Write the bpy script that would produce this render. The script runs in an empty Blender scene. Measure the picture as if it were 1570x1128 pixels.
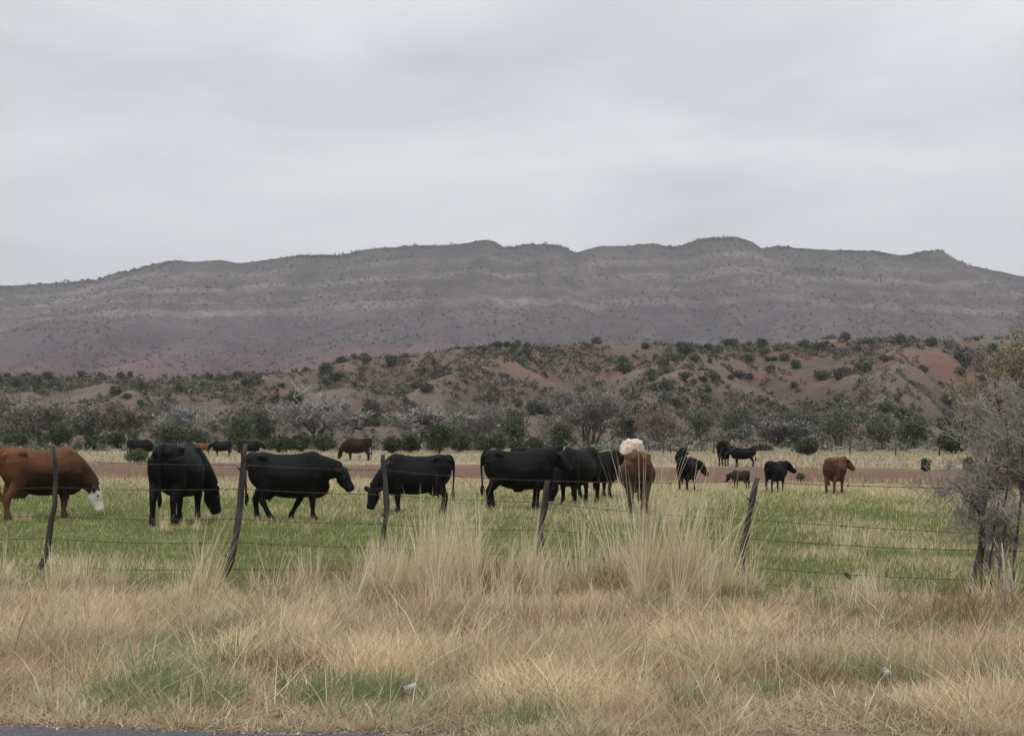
import bpy, math, random
import numpy as np
from mathutils import Vector, Matrix

random.seed(7)
RNG = np.random.default_rng(7)
SC = bpy.context.scene
COL = SC.collection
R = math.radians

# ------------------------------------------------------------------ camera
F = 2180.0                       # focal length in photo pixels (1570 wide) = 50 mm
HOR = 660.0                      # horizon row of the photo
CAMZ = 1.65
PITCH = math.atan((HOR - 564.0) / F)
cam_data = bpy.data.cameras.new('camera')
cam_data.sensor_width = 36.0
cam_data.lens = F / 1570.0 * 36.0
cam_data.clip_start = 0.1
cam_data.clip_end = 12000
cam = bpy.data.objects.new('camera', cam_data)
COL.objects.link(cam)
cam.location = (0, 0, CAMZ)
cam.rotation_euler = (math.pi / 2 + PITCH, 0, 0)
SC.camera = cam

# ------------------------------------------------------------------ sky, sun, exposure
SUN_EL, SUN_AZ = R(58), R(205)
world = bpy.data.worlds.new('World')
SC.world = world
world.use_nodes = True
wn, wl = world.node_tree.nodes, world.node_tree.links
wn.clear()
wo = wn.new('ShaderNodeOutputWorld')
bg = wn.new('ShaderNodeBackground')
sky = wn.new('ShaderNodeTexSky')
sky.sky_type = 'NISHITA'
sky.sun_disc = False
sky.sun_elevation = SUN_EL
sky.sun_rotation = SUN_AZ
sky.air_density = 1.0
sky.dust_density = 3.0
skym = wn.new('ShaderNodeVectorMath'); skym.operation = 'SCALE'; skym.inputs['Scale'].default_value = 0.06
wl.new(sky.outputs[0], skym.inputs[0])
tc = wn.new('ShaderNodeTexCoord')
sep = wn.new('ShaderNodeSeparateXYZ'); wl.new(tc.outputs['Generated'], sep.inputs[0])
mp = wn.new('ShaderNodeMapping'); mp.inputs['Scale'].default_value = (1.0, 1.0, 3.6)
mp.inputs['Location'].default_value = (3.1, 0.7, 0.42)
wl.new(tc.outputs['Generated'], mp.inputs[0])
nz = wn.new('ShaderNodeTexNoise'); nz.inputs['Scale'].default_value = 3.2
nz.inputs['Detail'].default_value = 5; nz.inputs['Roughness'].default_value = 0.5
nz.inputs['Distortion'].default_value = 0.35
wl.new(mp.outputs[0], nz.inputs['Vector'])
cr = wn.new('ShaderNodeValToRGB')
cr.color_ramp.elements[0].position = 0.28; cr.color_ramp.elements[0].color = (0.56, 0.585, 0.61, 1)
cr.color_ramp.elements[1].position = 0.70; cr.color_ramp.elements[1].color = (0.79, 0.805, 0.82, 1)
wl.new(nz.outputs['Fac'], cr.inputs[0])
zz = wn.new('ShaderNodeMath'); zz.operation = 'MULTIPLY'; wl.new(sep.outputs['Z'], zz.inputs[0]); wl.new(sep.outputs['Z'], zz.inputs[1])
za = wn.new('ShaderNodeMath'); za.operation = 'MULTIPLY_ADD'; wl.new(zz.outputs[0], za.inputs[0]); za.inputs[1].default_value = 1.9; za.inputs[2].default_value = 1.0
cs = wn.new('ShaderNodeVectorMath'); cs.operation = 'SCALE'
wl.new(cr.outputs[0], cs.inputs[0]); wl.new(za.outputs[0], cs.inputs['Scale'])
mx = wn.new('ShaderNodeMix'); mx.data_type = 'RGBA'; mx.inputs['Factor'].default_value = 0.90   # unbroken overcast over the sky
wl.new(skym.outputs[0], mx.inputs['A']); wl.new(cs.outputs[0], mx.inputs['B'])
wl.new(mx.outputs['Result'], bg.inputs['Color'])
bg.inputs['Strength'].default_value = 1.0
wl.new(bg.outputs[0], wo.inputs[0])

sun_data = bpy.data.lights.new('sun', 'SUN')
sun_data.energy = 1.5
sun_data.angle = R(45)
sun_data.color = (1.0, 0.97, 0.93)
sun = bpy.data.objects.new('sun', sun_data)
COL.objects.link(sun)
sd = Vector((math.sin(SUN_AZ) * math.cos(SUN_EL), math.cos(SUN_AZ) * math.cos(SUN_EL), math.sin(SUN_EL)))
sun.rotation_euler = sd.to_track_quat('Z', 'Y').to_euler()
sun.location = (0, 0, 50)

SC.view_settings.view_transform = 'Standard'
SC.view_settings.look = 'None'
SC.view_settings.exposure = 0.0
SC.view_settings.gamma = 1.0
SC.render.engine = 'CYCLES'
SC.cycles.use_denoising = True
SC.cycles.max_bounces = 6
SC.cycles.diffuse_bounces = 3
SC.cycles.volume_bounces = 1
SC.cycles.transparent_max_bounces = 6
SC.cycles.filter_width = 1.5


# ------------------------------------------------------------------ helpers
def hash2(ix, iy, seed):
    h = (ix.astype(np.int64) * 374761393 + iy.astype(np.int64) * 668265263 + seed * 974711) & 0x7fffffff
    h = ((h ^ (h >> 13)) * 1274126177) & 0x7fffffff
    h = h ^ (h >> 16)
    return (h & 0xffffff) / float(0xffffff)


def vnoise(x, y, seed=0):
    x = np.asarray(x, float); y = np.asarray(y, float)
    ix = np.floor(x); iy = np.floor(y)
    fx = x - ix; fy = y - iy
    fx = fx * fx * (3 - 2 * fx); fy = fy * fy * (3 - 2 * fy)
    a = hash2(ix, iy, seed); b = hash2(ix + 1, iy, seed)
    c = hash2(ix, iy + 1, seed); d = hash2(ix + 1, iy + 1, seed)
    return (a * (1 - fx) + b * fx) * (1 - fy) + (c * (1 - fx) + d * fx) * fy


def fbm(x, y, seed=0, octv=4):
    s = 0; a = 0.5; t = 0
    for o in range(octv):
        s = s + a * vnoise(np.asarray(x) * 2 ** o, np.asarray(y) * 2 ** o, seed + o * 17); t += a; a *= 0.5
    return s / t


def ridge(x, y, seed=0, octv=3):
    s = 0; a = 0.5; t = 0
    for o in range(octv):
        s = s + a * (1 - np.abs(2 * vnoise(np.asarray(x) * 2 ** o, np.asarray(y) * 2 ** o, seed + o * 31) - 1)); t += a; a *= 0.5
    return s / t


def sstep(a, b, x):
    t = np.clip((np.asarray(x, float) - a) / (b - a), 0, 1)
    return t * t * (3 - 2 * t)


def ray(px, py):
    d = Vector(((px - 785.0) / F, (564.0 - py) / F, -1.0))
    return Matrix.Rotation(math.pi / 2 + PITCH, 3, 'X') @ d


def G(px, py, z=-0.12):
    d = ray(px, py)
    t = (z - CAMZ) / d.z
    return Vector((d.x * t, d.y * t, z))


def at_depth(px, py, y):
    d = ray(px, py)
    t = y / d.y
    return Vector((d.x * t, y, CAMZ + d.z * t))


def gz(x, y):
    """height of the ground: road shoulder at 0, field at about -0.12"""
    x = np.asarray(x, float); y = np.asarray(y, float)
    base = -0.12 * sstep(8.2, 12.0, y)
    bump = (fbm(x * 0.55, y * 0.55, 3, 3) - 0.5) * 0.10 * sstep(8.3, 9.5, y) * (1 - 0.6 * sstep(17, 22, y))
    return base + bump - 0.02 * (1 - sstep(7.0, 8.6, y))


def mesh_from(name, verts, faces, smooth=False):
    me = bpy.data.meshes.new(name)
    me.from_pydata([tuple(v) for v in verts], [], faces)
    if smooth:
        me.polygons.foreach_set('use_smooth', [True] * len(me.polygons))
    me.update()
    return me


def np_mesh(name, V, loops, counts, col=None, smooth=False):
    """fast mesh: V (n,3), loops flat vertex indices, counts verts per face"""
    me = bpy.data.meshes.new(name)
    V = np.ascontiguousarray(V, dtype=np.float32)
    loops = np.ascontiguousarray(loops, dtype=np.int32)
    counts = np.ascontiguousarray(counts, dtype=np.int32)
    me.vertices.add(len(V)); me.vertices.foreach_set('co', V.ravel())
    me.loops.add(len(loops)); me.loops.foreach_set('vertex_index', loops)
    me.polygons.add(len(counts))
    starts = np.zeros(len(counts), np.int32); starts[1:] = np.cumsum(counts)[:-1]
    me.polygons.foreach_set('loop_start', starts)
    me.polygons.foreach_set('loop_total', counts)
    if smooth:
        me.polygons.foreach_set('use_smooth', np.ones(len(counts), bool))
    me.update(calc_edges=True)
    if col is not None:
        set_col(me, col)
    return me


def set_col(me, col, name='tint'):
    a = me.color_attributes.new(name, 'FLOAT_COLOR', 'POINT')
    c = np.ones((len(me.vertices), 4), np.float32); c[:, :3] = col
    a.data.foreach_set('color', c.ravel())


def obj(name, me, mat=None, parent=None, loc=None):
    o = bpy.data.objects.new(name, me)
    COL.objects.link(o)
    if mat is not None and me is not None and len(me.materials) == 0:
        me.materials.append(mat)
    if parent is not None:
        o.parent = parent
    if loc is not None:
        o.location = loc
    return o


def tag(o, label=None, cat=None, group=None, kind=None):
    if label: o['label'] = label
    if cat: o['category'] = cat
    if group: o['group'] = group
    if kind: o['kind'] = kind
    return o


def empty(name, loc=(0, 0, 0), rz=0.0):
    o = bpy.data.objects.new(name, None)
    o.empty_display_size = 0.2
    COL.objects.link(o)
    o.location = loc; o.rotation_euler = (0, 0, rz)
    return o


def copy_tree(o, parent=None):
    c = o.copy(); COL.objects.link(c); c.parent = parent
    for ch in list(o.children):
        copy_tree(ch, c)
    return c


class Geo:
    """collects tubes and patches into one mesh"""
    def __init__(self): self.v = []; self.f = []; self.c = []

    def add(self, verts, faces, col=None):
        n = len(self.v)
        self.v.extend([tuple(p) for p in verts])
        self.f.extend([tuple(i + n for i in f) for f in faces])
        if col is not None: self.c.extend([col] * len(verts))

    def tube(self, pts, rad, seg=6, cap=True, col=None, lat=None):
        """pts list of Vector, rad list of r or (r_side, r_up)"""
        pts = [Vector(p) for p in pts]
        vs = []; fs = []
        n = len(pts)
        for i, p in enumerate(pts):
            t = (pts[min(i + 1, n - 1)] - pts[max(i - 1, 0)])
            if t.length < 1e-9: t = Vector((0, 0, 1))
            t.normalize()
            if lat is not None:
                s = Vector(lat) - t * t.dot(Vector(lat))
            else:
                ref = Vector((0, 1, 0)) if abs(t.y) < 0.9 else Vector((1, 0, 0))
                s = ref - t * t.dot(ref)
            s.normalize(); u = t.cross(s)
            r = rad[i]
            ra, rb = r if isinstance(r, (tuple, list)) else (r, r)
            for k in range(seg):
                a = 2 * math.pi * k / seg
                vs.append(p + s * (math.cos(a) * ra) + u * (math.sin(a) * rb))
        for i in range(n - 1):
            for k in range(seg):
                k2 = (k + 1) % seg
                fs.append((i * seg + k, i * seg + k2, (i + 1) * seg + k2, (i + 1) * seg + k))
        if cap:
            fs.append(tuple(range(seg))[::-1])
            fs.append(tuple((n - 1) * seg + k for k in range(seg)))
        self.add(vs, fs, col)

    def mesh(self, name, smooth=True):
        me = mesh_from(name, self.v, self.f, smooth)
        if self.c and len(self.c) == len(self.v): set_col(me, np.array(self.c, np.float32))
        return me


# ------------------------------------------------------------------ materials
def new_mat(name):
    m = bpy.data.materials.new(name); m.use_nodes = True
    nt = m.node_tree
    return m, nt.nodes, nt.links, nt.nodes['Principled BSDF']


def noise_node(n, l, scale, detail=4, vec=None, rough=0.55, dist=0.0):
    t = n.new('ShaderNodeTexNoise'); t.inputs['Scale'].default_value = scale
    t.inputs['Detail'].default_value = detail; t.inputs['Roughness'].default_value = rough
    t.inputs['Distortion'].default_value = dist
    if vec is not None: l.new(vec, t.inputs['Vector'])
    return t.outputs['Fac']


def ramp(n, l, fac, stops, interp='LINEAR'):
    r = n.new('ShaderNodeValToRGB'); r.color_ramp.interpolation = interp
    e = r.color_ramp.elements
    while len(e) < len(stops): e.new(0.5)
    for k, (p, c) in enumerate(stops):
        e[k].position = p; e[k].color = (*c, 1) if len(c) == 3 else c
    l.new(fac, r.inputs[0])
    return r.outputs[0]


def mixc(n, l, a, b, fac, mode='MIX'):
    m = n.new('ShaderNodeMix'); m.data_type = 'RGBA'; m.blend_type = mode
    for sock, val in (('A', a), ('B', b)):
        if isinstance(val, (tuple, list)): m.inputs[sock].default_value = (*val, 1)
        else: l.new(val, m.inputs[sock])
    if isinstance(fac, (int, float)): m.inputs['Factor'].default_value = fac
    else: l.new(fac, m.inputs['Factor'])
    return m.outputs['Result']


def math_node(n, l, op, a, b=None, c=None):
    m = n.new('ShaderNodeMath'); m.operation = op
    for i, v in enumerate((a, b, c)):
        if v is None: continue
        if isinstance(v, (int, float)): m.inputs[i].default_value = v
        else: l.new(v, m.inputs[i])
    return m.outputs[0]


def bump(n, l, b, h, strength=0.4, dist=0.02):
    bn = n.new('ShaderNodeBump'); bn.inputs['Strength'].default_value = strength; bn.inputs['Distance'].default_value = dist
    l.new(h, bn.inputs['Height']); l.new(bn.outputs[0], b.inputs['Normal'])


def plant_mat(name, trans=0.25, rough=0.75, spec=0.15, base=None, var=0.0, attr=True):
    """leaf material: colour from the tint attribute (or base), part translucent"""
    m, n, l, b = new_mat(name)
    if attr:
        a = n.new('ShaderNodeVertexColor'); a.layer_name = 'tint'; c = a.outputs['Color']
    else:
        rgb = n.new('ShaderNodeRGB'); rgb.outputs[0].default_value = (*base, 1); c = rgb.outputs[0]
    if var:
        oi = n.new('ShaderNodeObjectInfo')
        hsv = n.new('ShaderNodeHueSaturation'); l.new(c, hsv.inputs['Color'])
        l.new(math_node(n, l, 'MULTIPLY_ADD', oi.outputs['Random'], var, 1 - var / 2), hsv.inputs['Value'])
        l.new(math_node(n, l, 'MULTIPLY_ADD', oi.outputs['Random'], -0.03, 0.515), hsv.inputs['Hue'])
        c = hsv.outputs[0]
    l.new(c, b.inputs['Base Color'])
    b.inputs['Roughness'].default_value = rough
    b.inputs['Specular IOR Level'].default_value = spec
    if trans > 0:
        out = n['Material Output']; tr = n.new('ShaderNodeBsdfTranslucent'); l.new(c, tr.inputs['Color'])
        ms = n.new('ShaderNodeMixShader'); ms.inputs[0].default_value = trans
        l.new(b.outputs[0], ms.inputs[1]); l.new(tr.outputs[0], ms.inputs[2]); l.new(ms.outputs[0], out.inputs['Surface'])
    return m


M_GRASS = plant_mat('grass_blades', 0.38)
M_LEAF = plant_mat('foliage', 0.12, var=0.35)
M_TWIG = plant_mat('twigs', 0.0, var=0.25, rough=0.85)


def wood_mat(name, c1, c2, scale=14):
    m, n, l, b = new_mat(name)
    t = n.new('ShaderNodeTexCoord'); mpn = n.new('ShaderNodeMapping'); mpn.inputs['Scale'].default_value = (scale, scale, scale * 0.15)
    l.new(t.outputs['Object'], mpn.inputs[0])
    f = noise_node(n, l, 1.0, 5, mpn.outputs[0], 0.65, 0.4)
    l.new(ramp(n, l, f, [(0.3, c1), (0.7, c2)]), b.inputs['Base Color'])
    b.inputs['Roughness'].default_value = 0.9; b.inputs['Specular IOR Level'].default_value = 0.15
    bump(n, l, b, f, 0.8, 0.02)
    return m


M_POST = wood_mat('weathered_juniper', (0.018, 0.016, 0.015), (0.085, 0.078, 0.072))
M_BARK = wood_mat('bark', (0.03, 0.026, 0.022), (0.10, 0.085, 0.07))
M_BARKPALE = wood_mat('pale_bark', (0.12, 0.11, 0.10), (0.24, 0.22, 0.20))

# ground: bands of soil, grass litter, red tilled earth and straw set by distance from the road
M_GROUND, n, l, b = new_mat('field_ground')
geo = n.new('ShaderNodeNewGeometry')
sp = n.new('ShaderNodeSeparateXYZ'); l.new(geo.outputs['Position'], sp.inputs[0])
nA = noise_node(n, l, 0.16, 4, geo.outputs['Position'], 0.6)
nB = noise_node(n, l, 0.9, 5, geo.outputs['Position'], 0.65)
nC = noise_node(n, l, 7.0, 4, geo.outputs['Position'], 0.7)
yy = math_node(n, l, 'MULTIPLY_ADD', sp.outputs['X'], 0.30, sp.outputs['Y'])
yy = math_node(n, l, 'MULTIPLY_ADD', math_node(n, l, 'SUBTRACT', nA, 0.5), 22.0, yy)
yy = math_node(n, l, 'MULTIPLY_ADD', math_node(n, l, 'SUBTRACT', nB, 0.5), 13.0, yy)
fy = math_node(n, l, 'DIVIDE', yy, 200.0)
far = ramp(n, l, fy, [(0.0, (0.13, 0.15, 0.045)), (0.20, (0.15, 0.16, 0.055)), (0.225, (0.25, 0.215, 0.105)), (0.245, (0.25, 0.20, 0.105)),
                      (0.262, (0.132, 0.076, 0.053)), (0.35, (0.145, 0.088, 0.063)), (0.375, (0.28, 0.232, 0.145)), (0.53, (0.29, 0.245, 0.155)),
                      (0.60, (0.20, 0.18, 0.11)), (0.75, (0.15, 0.135, 0.105))])
green_patch = ramp(n, l, nB, [(0.34, (0.23, 0.20, 0.095)), (0.45, (0.13, 0.155, 0.05)), (0.7, (0.085, 0.12, 0.033))])
isfield = ramp(n, l, fy, [(0.17, (1, 1, 1)), (0.23, (0, 0, 0))])
c = mixc(n, l, far, green_patch, isfield)
soil = ramp(n, l, nC, [(0.3, (0.10, 0.075, 0.05)), (0.7, (0.24, 0.185, 0.125))])
isverge = ramp(n, l, math_node(n, l, 'DIVIDE', math_node(n, l, 'MULTIPLY_ADD', nB, 2.0, sp.outputs['Y']), 40.0), [(0.395, (1, 1, 1)), (0.44, (0, 0, 0))])
c = mixc(n, l, c, soil, isverge)
c = mixc(n, l, c, ramp(n, l, nC, [(0.25, (0.62, 0.62, 0.62)), (0.75, (1.25, 1.25, 1.25))]), 1.0, 'MULTIPLY')
l.new(c, b.inputs['Base Color'])
b.inputs['Roughness'].default_value = 0.95; b.inputs['Specular IOR Level'].default_value = 0.1
bump(n, l, b, nC, 0.6, 0.06)

M_ROAD, n, l, b = new_mat('asphalt')
geo = n.new('ShaderNodeNewGeometry')
v = n.new('ShaderNodeTexVoronoi'); v.inputs['Scale'].default_value = 90; l.new(geo.outputs['Position'], v.inputs['Vector'])
f = noise_node(n, l, 3, 5, geo.outputs['Position'])
c = ramp(n, l, v.outputs['Color'], [(0.2, (0.03, 0.03, 0.033)), (0.8, (0.075, 0.075, 0.08)), (0.97, (0.16, 0.155, 0.15))])
c = mixc(n, l, c, ramp(n, l, f, [(0.3, (0.8, 0.8, 0.8)), (0.7, (1.2, 1.2, 1.2))]), 1.0, 'MULTIPLY')
l.new(c, b.inputs['Base Color']); b.inputs['Roughness'].default_value = 0.85
bump(n, l, b, v.outputs['Distance'], 0.7, 0.008)

# foothill soil: grey-brown badland clay with red patches towards the top
M_HILL, n, l, b = new_mat('foothill_clay')
geo = n.new('ShaderNodeNewGeometry')
a = n.new('ShaderNodeVertexColor'); a.layer_name = 'tint'
f1 = noise_node(n, l, 0.09, 5, geo.outputs['Position'], 0.65)
f2 = noise_node(n, l, 0.7, 4, geo.outputs['Position'], 0.7)
c = mixc(n, l, a.outputs['Color'], ramp(n, l, f1, [(0.3, (0.78, 0.77, 0.76)), (0.7, (1.2, 1.2, 1.18))]), 1.0, 'MULTIPLY')
c = mixc(n, l, c, (0.055, 0.06, 0.04), ramp(n, l, f2, [(0.54, (0, 0, 0)), (0.68, (0.75, 0.75, 0.75))]))
l.new(c, b.inputs['Base Color']); b.inputs['Roughness'].default_value = 0.95; b.inputs['Specular IOR Level'].default_value = 0.05
bump(n, l, b, f2, 0.5, 0.6)

# mesa rock: red shale low, grey-green talus, pale sandstone ledges, scrub on top
M_MESA, n, l, b = new_mat('mesa_rock')
geo = n.new('ShaderNodeNewGeometry')
a = n.new('ShaderNodeVertexColor'); a.layer_name = 'tint'
f1 = noise_node(n, l, 0.012, 6, geo.outputs['Position'], 0.7)
f2 = noise_node(n, l, 0.13, 5, geo.outputs['Position'], 0.85)
c = mixc(n, l, a.outputs['Color'], ramp(n, l, f1, [(0.3, (0.68, 0.68, 0.69)), (0.7, (1.36, 1.34, 1.32))]), 1.0, 'MULTIPLY')
c = mixc(n, l, c, (0.034, 0.037, 0.032), ramp(n, l, f2, [(0.46, (0, 0, 0)), (0.58, (0.80, 0.80, 0.80))]))
l.new(c, b.inputs['Base Color']); b.inputs['Roughness'].default_value = 0.95; b.inputs['Specular IOR Level'].default_value = 0.05

# ------------------------------------------------------------------ ground and road
def axis(*segs):
    out = []
    for a0, a1, st in segs:
        out.extend(np.arange(a0, a1 - 1e-6, st))
    out.append(segs[-1][1])
    return np.array(out)


def grid_mesh(name, X, Y, Z, col=None):
    ny, nx = Z.shape
    V = np.stack([np.broadcast_to(X, Z.shape), np.broadcast_to(Y, Z.shape), Z], -1).reshape(-1, 3)
    i = np.arange(ny - 1)[:, None] * nx + np.arange(nx - 1)[None, :]
    q = np.stack([i, i + 1, i + nx + 1, i + nx], -1).reshape(-1)
    return np_mesh(name, V, q, np.full((ny - 1) * (nx - 1), 4), col, True)


xs = axis((-3600, -600, 100), (-600, -100, 25), (-100, -16, 4), (-16, 16, 0.3), (16, 100, 4), (100, 600, 25), (600, 3600, 100))
ys = axis((-60, 6, 3), (6, 22, 0.25), (22, 70, 1.2), (70, 200, 5), (200, 600, 25), (600, 4400, 100))
XX, YY = np.meshgrid(xs, ys)
tag(obj('ground', grid_mesh('ground', XX, YY, gz(XX, YY)), M_GROUND), kind='structure')


def road_edge(x):
    return 8.05 - 0.115 * (x + 2.9) + (fbm(np.asarray(x) * 1.3, np.asarray(x) * 0 + 4.0, 11, 4) - 0.5) * 0.16


rx = np.arange(-40, 40.01, 0.1)
re = road_edge(rx)
V = np.concatenate([np.stack([rx, rx * 0 - 30.0, rx * 0 + 0.012], -1), np.stack([rx, re - 0.10, rx * 0 + 0.012], -1), np.stack([rx, re, rx * 0 - 0.035], -1)])
nr = len(rx); i = np.arange(nr - 1)
q = np.concatenate([np.stack([i, i + 1, i + 1 + nr, i + nr], -1), np.stack([i + nr, i + 1 + nr, i + 1 + 2 * nr, i + 2 * nr], -1)]).reshape(-1)
tag(obj('road', np_mesh('road', V, q, np.full(2 * (nr - 1), 4)), M_ROAD), kind='structure')

# ------------------------------------------------------------------ foothills
CREST = np.array([(-600, 578), (0, 580), (100, 583), (200, 577), (300, 581), (430, 573), (480, 570), (540, 552), (600, 550), (640, 546), (700, 536), (760, 533),
                  (870, 531), (920, 527), (1000, 530), (1100, 533), (1200, 531), (1300, 526), (1400, 522), (1500, 523), (1570, 526), (2200, 520)], float)
DC = 390.0


def foothill(x, y):
    x = np.asarray(x, float); y = np.asarray(y, float)
    px = 785 + F * x / DC
    zc = CAMZ + (HOR - np.interp(px, CREST[:, 0], CREST[:, 1])) * DC / F
    warp = 16 * (fbm(x / 60, y / 60, 5, 3) - 0.5)
    xw = x + warp - 0.30 * (y - 300)
    r = ridge(xw / 58, y / 420 + 3.3, 21, 1)
    r2 = ridge((x + 0.6 * warp + 0.35 * (y - 300)) / 24 + 9, y / 140, 45, 2)
    front = 172 + 130 * (1 - r)
    t = np.clip((y - front) / (DC - front), 0, 1)
    s = 0.62 * t ** 0.72 + 0.38 * sstep(0, 1, t)
    z = zc * s
    gully = ((1 - r) * 9.0 + (1 - r2) * 8.0) * np.sin(np.pi * np.clip(t, 0, 1)) ** 0.75
    rill = ridge((x + 0.5 * warp - 0.15 * (y - 300)) / 10.5, y / 60 + 2, 57, 2)
    z = z - gully - (1 - rill) * 2.6 * np.sin(np.pi * np.clip(t, 0, 1)) ** 0.6 + (fbm(x / 9, y / 9, 61, 3) - 0.5) * 2.0 * np.clip(t * 4, 0, 1)
    z = np.maximum(z, 1.5 * np.clip(t * 6, 0, 1) + zc * 0.12 * t)
    # plateau behind the crest, and the low scrubby rise to the right
    back = sstep(DC, DC + 120, y)
    z = z * (1 - 0.10 * back) + 6 * back * (fbm(x / 90, y / 90, 71, 3) - 0.6)
    rise = np.exp(-((y - 760) / 130.0) ** 2) * sstep(10, 150, x - 0.02 * y) * (1 - 0.35 * sstep(260, 420, x))
    z = z + rise * 27
    lowf = sstep(150, 200, y)
    z = z - 1.2 + 1.2 * np.clip(t * 8 + 0.0, 0, 1) + (fbm(x / 30, y / 30, 81, 3) - 0.3) * 2.0 * lowf * (1 - np.clip(t * 3, 0, 1))
    return z


fx = np.arange(-400, 400.1, 1.7)
fyv = axis((140, 430, 1.9), (430, 1100, 12))
XX, YY = np.meshgrid(fx, fyv)
ZZ = foothill(XX, YY)
def blur(a_, k):
    for ax in (0, 1):
        c_ = np.cumsum(np.pad(a_, [(k, k + 1) if q == ax else (0, 0) for q in (0, 1)], mode='edge'), axis=ax)
        n0 = a_.shape[ax]
        a_ = (np.take(c_, np.arange(2 * k, 2 * k + n0), ax) - np.take(c_, np.arange(0, n0), ax)) / (2 * k)
    return a_


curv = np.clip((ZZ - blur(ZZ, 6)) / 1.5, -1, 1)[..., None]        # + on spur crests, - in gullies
redness = sstep(0.40, 0.58, fbm(XX / 30, YY / 30, 91, 4)) * sstep(8, 16, ZZ) * (0.25 + 0.75 * sstep(-40, 50, XX))
grey = fbm(XX / 16, YY / 16, 95, 4)[..., None]
base = np.array([0.100, 0.076, 0.063]) * (1 - grey) + np.array([0.150, 0.124, 0.108]) * grey
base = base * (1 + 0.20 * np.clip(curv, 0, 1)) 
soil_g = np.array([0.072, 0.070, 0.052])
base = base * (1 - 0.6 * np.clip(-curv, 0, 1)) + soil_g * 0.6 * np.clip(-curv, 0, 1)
red = np.array([0.158, 0.085, 0.066])
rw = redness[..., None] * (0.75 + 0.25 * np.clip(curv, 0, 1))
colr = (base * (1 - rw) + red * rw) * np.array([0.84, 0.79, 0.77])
scrub = np.array([0.105, 0.10, 0.078])
bk = (sstep(560, 680, YY))[..., None]
colr = colr * (1 - bk) + scrub * bk
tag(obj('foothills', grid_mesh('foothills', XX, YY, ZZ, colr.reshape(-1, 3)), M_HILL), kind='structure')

# ------------------------------------------------------------------ mesa
SKY = np.array([(-900, 470), (-400, 452), (0, 437), (60, 434), (140, 428), (200, 415), (240, 404), (270, 399), (340, 398), (365, 401), (400, 397), (450, 392), (520, 390),
                (545, 386), (580, 380), (640, 376), (700, 372), (740, 367), (757, 370), (772, 378), (790, 377), (812, 373), (850, 375), (868, 380), (882, 386), (900, 380),
                (922, 375), (960, 374), (1005, 371), (1040, 378), (1062, 370), (1092, 365), (1130, 364), (1155, 369), (1168, 379), (1200, 376), (1230, 380), (1290, 382),
                (1340, 385), (1385, 390), (1420, 385), (1448, 385), (1462, 394), (1475, 403), (1510, 410), (1570, 423), (1700, 436), (2600, 480)], float)
DM = 2200.0


def mesa_top(x):
    px = 785 + F * x / DM
    return CAMZ + (HOR - np.interp(px, SKY[:, 0], SKY[:, 1])) * DM / F + (fbm(x / 38, x * 0 + 2.2, 177, 4) - 0.5) * 8


PROF = np.array([(0, 0), (0.12, 0.05), (0.30, 0.17), (0.50, 0.34), (0.66, 0.52), (0.70, 0.585), (0.78, 0.66), (0.81, 0.735), (0.88, 0.80), (0.905, 0.875), (0.97, 0.955), (1.0, 1.0), (2, 1.0)])


def mesa(x, y):
    zt = mesa_top(x)
    foot = 980.0
    t = (y - foot) / (DM - foot)
    g = ridge(x / 150 + 0.25 * fbm(x / 90, y / 200, 7, 2), y / 900, 101, 3) - 0.55
    g2 = ridge(x / 48 + 0.4 * fbm(x / 60, y / 120, 8, 2), y / 500 + 7, 131, 2) - 0.5
    env = np.sin(np.pi * np.clip(t, 0, 1)) ** 0.8
    g3 = ridge(x / 21 + 0.5 * fbm(x / 40, y / 80, 9, 2), y / 260 + 3, 133, 2) - 0.5
    amp = 1 - 0.62 * sstep(0.45, 0.75, t)
    tt = np.clip(t + (0.13 * g + 0.07 * g2 + 0.03 * g3) * env * amp + 0.02 * (fbm(x / 30, y / 30, 141, 3) - 0.5) * env, 0, 1.2)
    h = np.interp(tt, PROF[:, 0], PROF[:, 1])
    z = zt * h + (fbm(x / 22, y / 22, 151, 3) - 0.5) * 12 * env
    z = z - 0.16 * np.clip(y - DM, 0, None) ** 1.0 * 1.0
    z = z - 4 * (1 - np.clip(t * 20, 0, 1))
    return z, h


mx_ = np.arange(-1500, 1500.1, 8.0)
my_ = axis((960, 1600, 16), (1600, 2260, 8), (2260, 3000, 60))
XX, YY = np.meshgrid(mx_, my_)
ZZ, HH = mesa(XX, YY)
hh = HH + 0.03 * (fbm(XX / 260, YY / 260, 161, 3) - 0.5) + 0.02 * (fbm(XX / 40, YY / 40, 165, 2) - 0.5)
STR = [(0.0, (0.165, 0.086, 0.083)), (0.16, (0.172, 0.089, 0.088)), (0.26, (0.138, 0.084, 0.085)), (0.34, (0.096, 0.085, 0.082)), (0.47, (0.09, 0.082, 0.078)),
       (0.50, (0.10, 0.078, 0.078)), (0.545, (0.095, 0.078, 0.077)), (0.56, (0.155, 0.145, 0.133)), (0.585, (0.15, 0.14, 0.128)), (0.60, (0.092, 0.082, 0.076)), (0.655, (0.097, 0.09, 0.082)), (0.67, (0.15, 0.142, 0.13)),
       (0.69, (0.10, 0.093, 0.085)), (0.72, (0.105, 0.098, 0.088)), (0.735, (0.175, 0.165, 0.15)), (0.765, (0.165, 0.157, 0.142)), (0.785, (0.10, 0.094, 0.083)), (0.83, (0.105, 0.098, 0.085)), (0.855, (0.165, 0.158, 0.142)), (0.88, (0.095, 0.092, 0.077)),
       (0.96, (0.07, 0.072, 0.056)), (1.2, (0.062, 0.066, 0.05))]
sx = [p for p, _ in STR]
colr = np.stack([np.interp(hh, sx, [c_[k] for _, c_ in STR]) for k in range(3)], -1)
slope_c = np.array([0.098, 0.086, 0.084])
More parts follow.
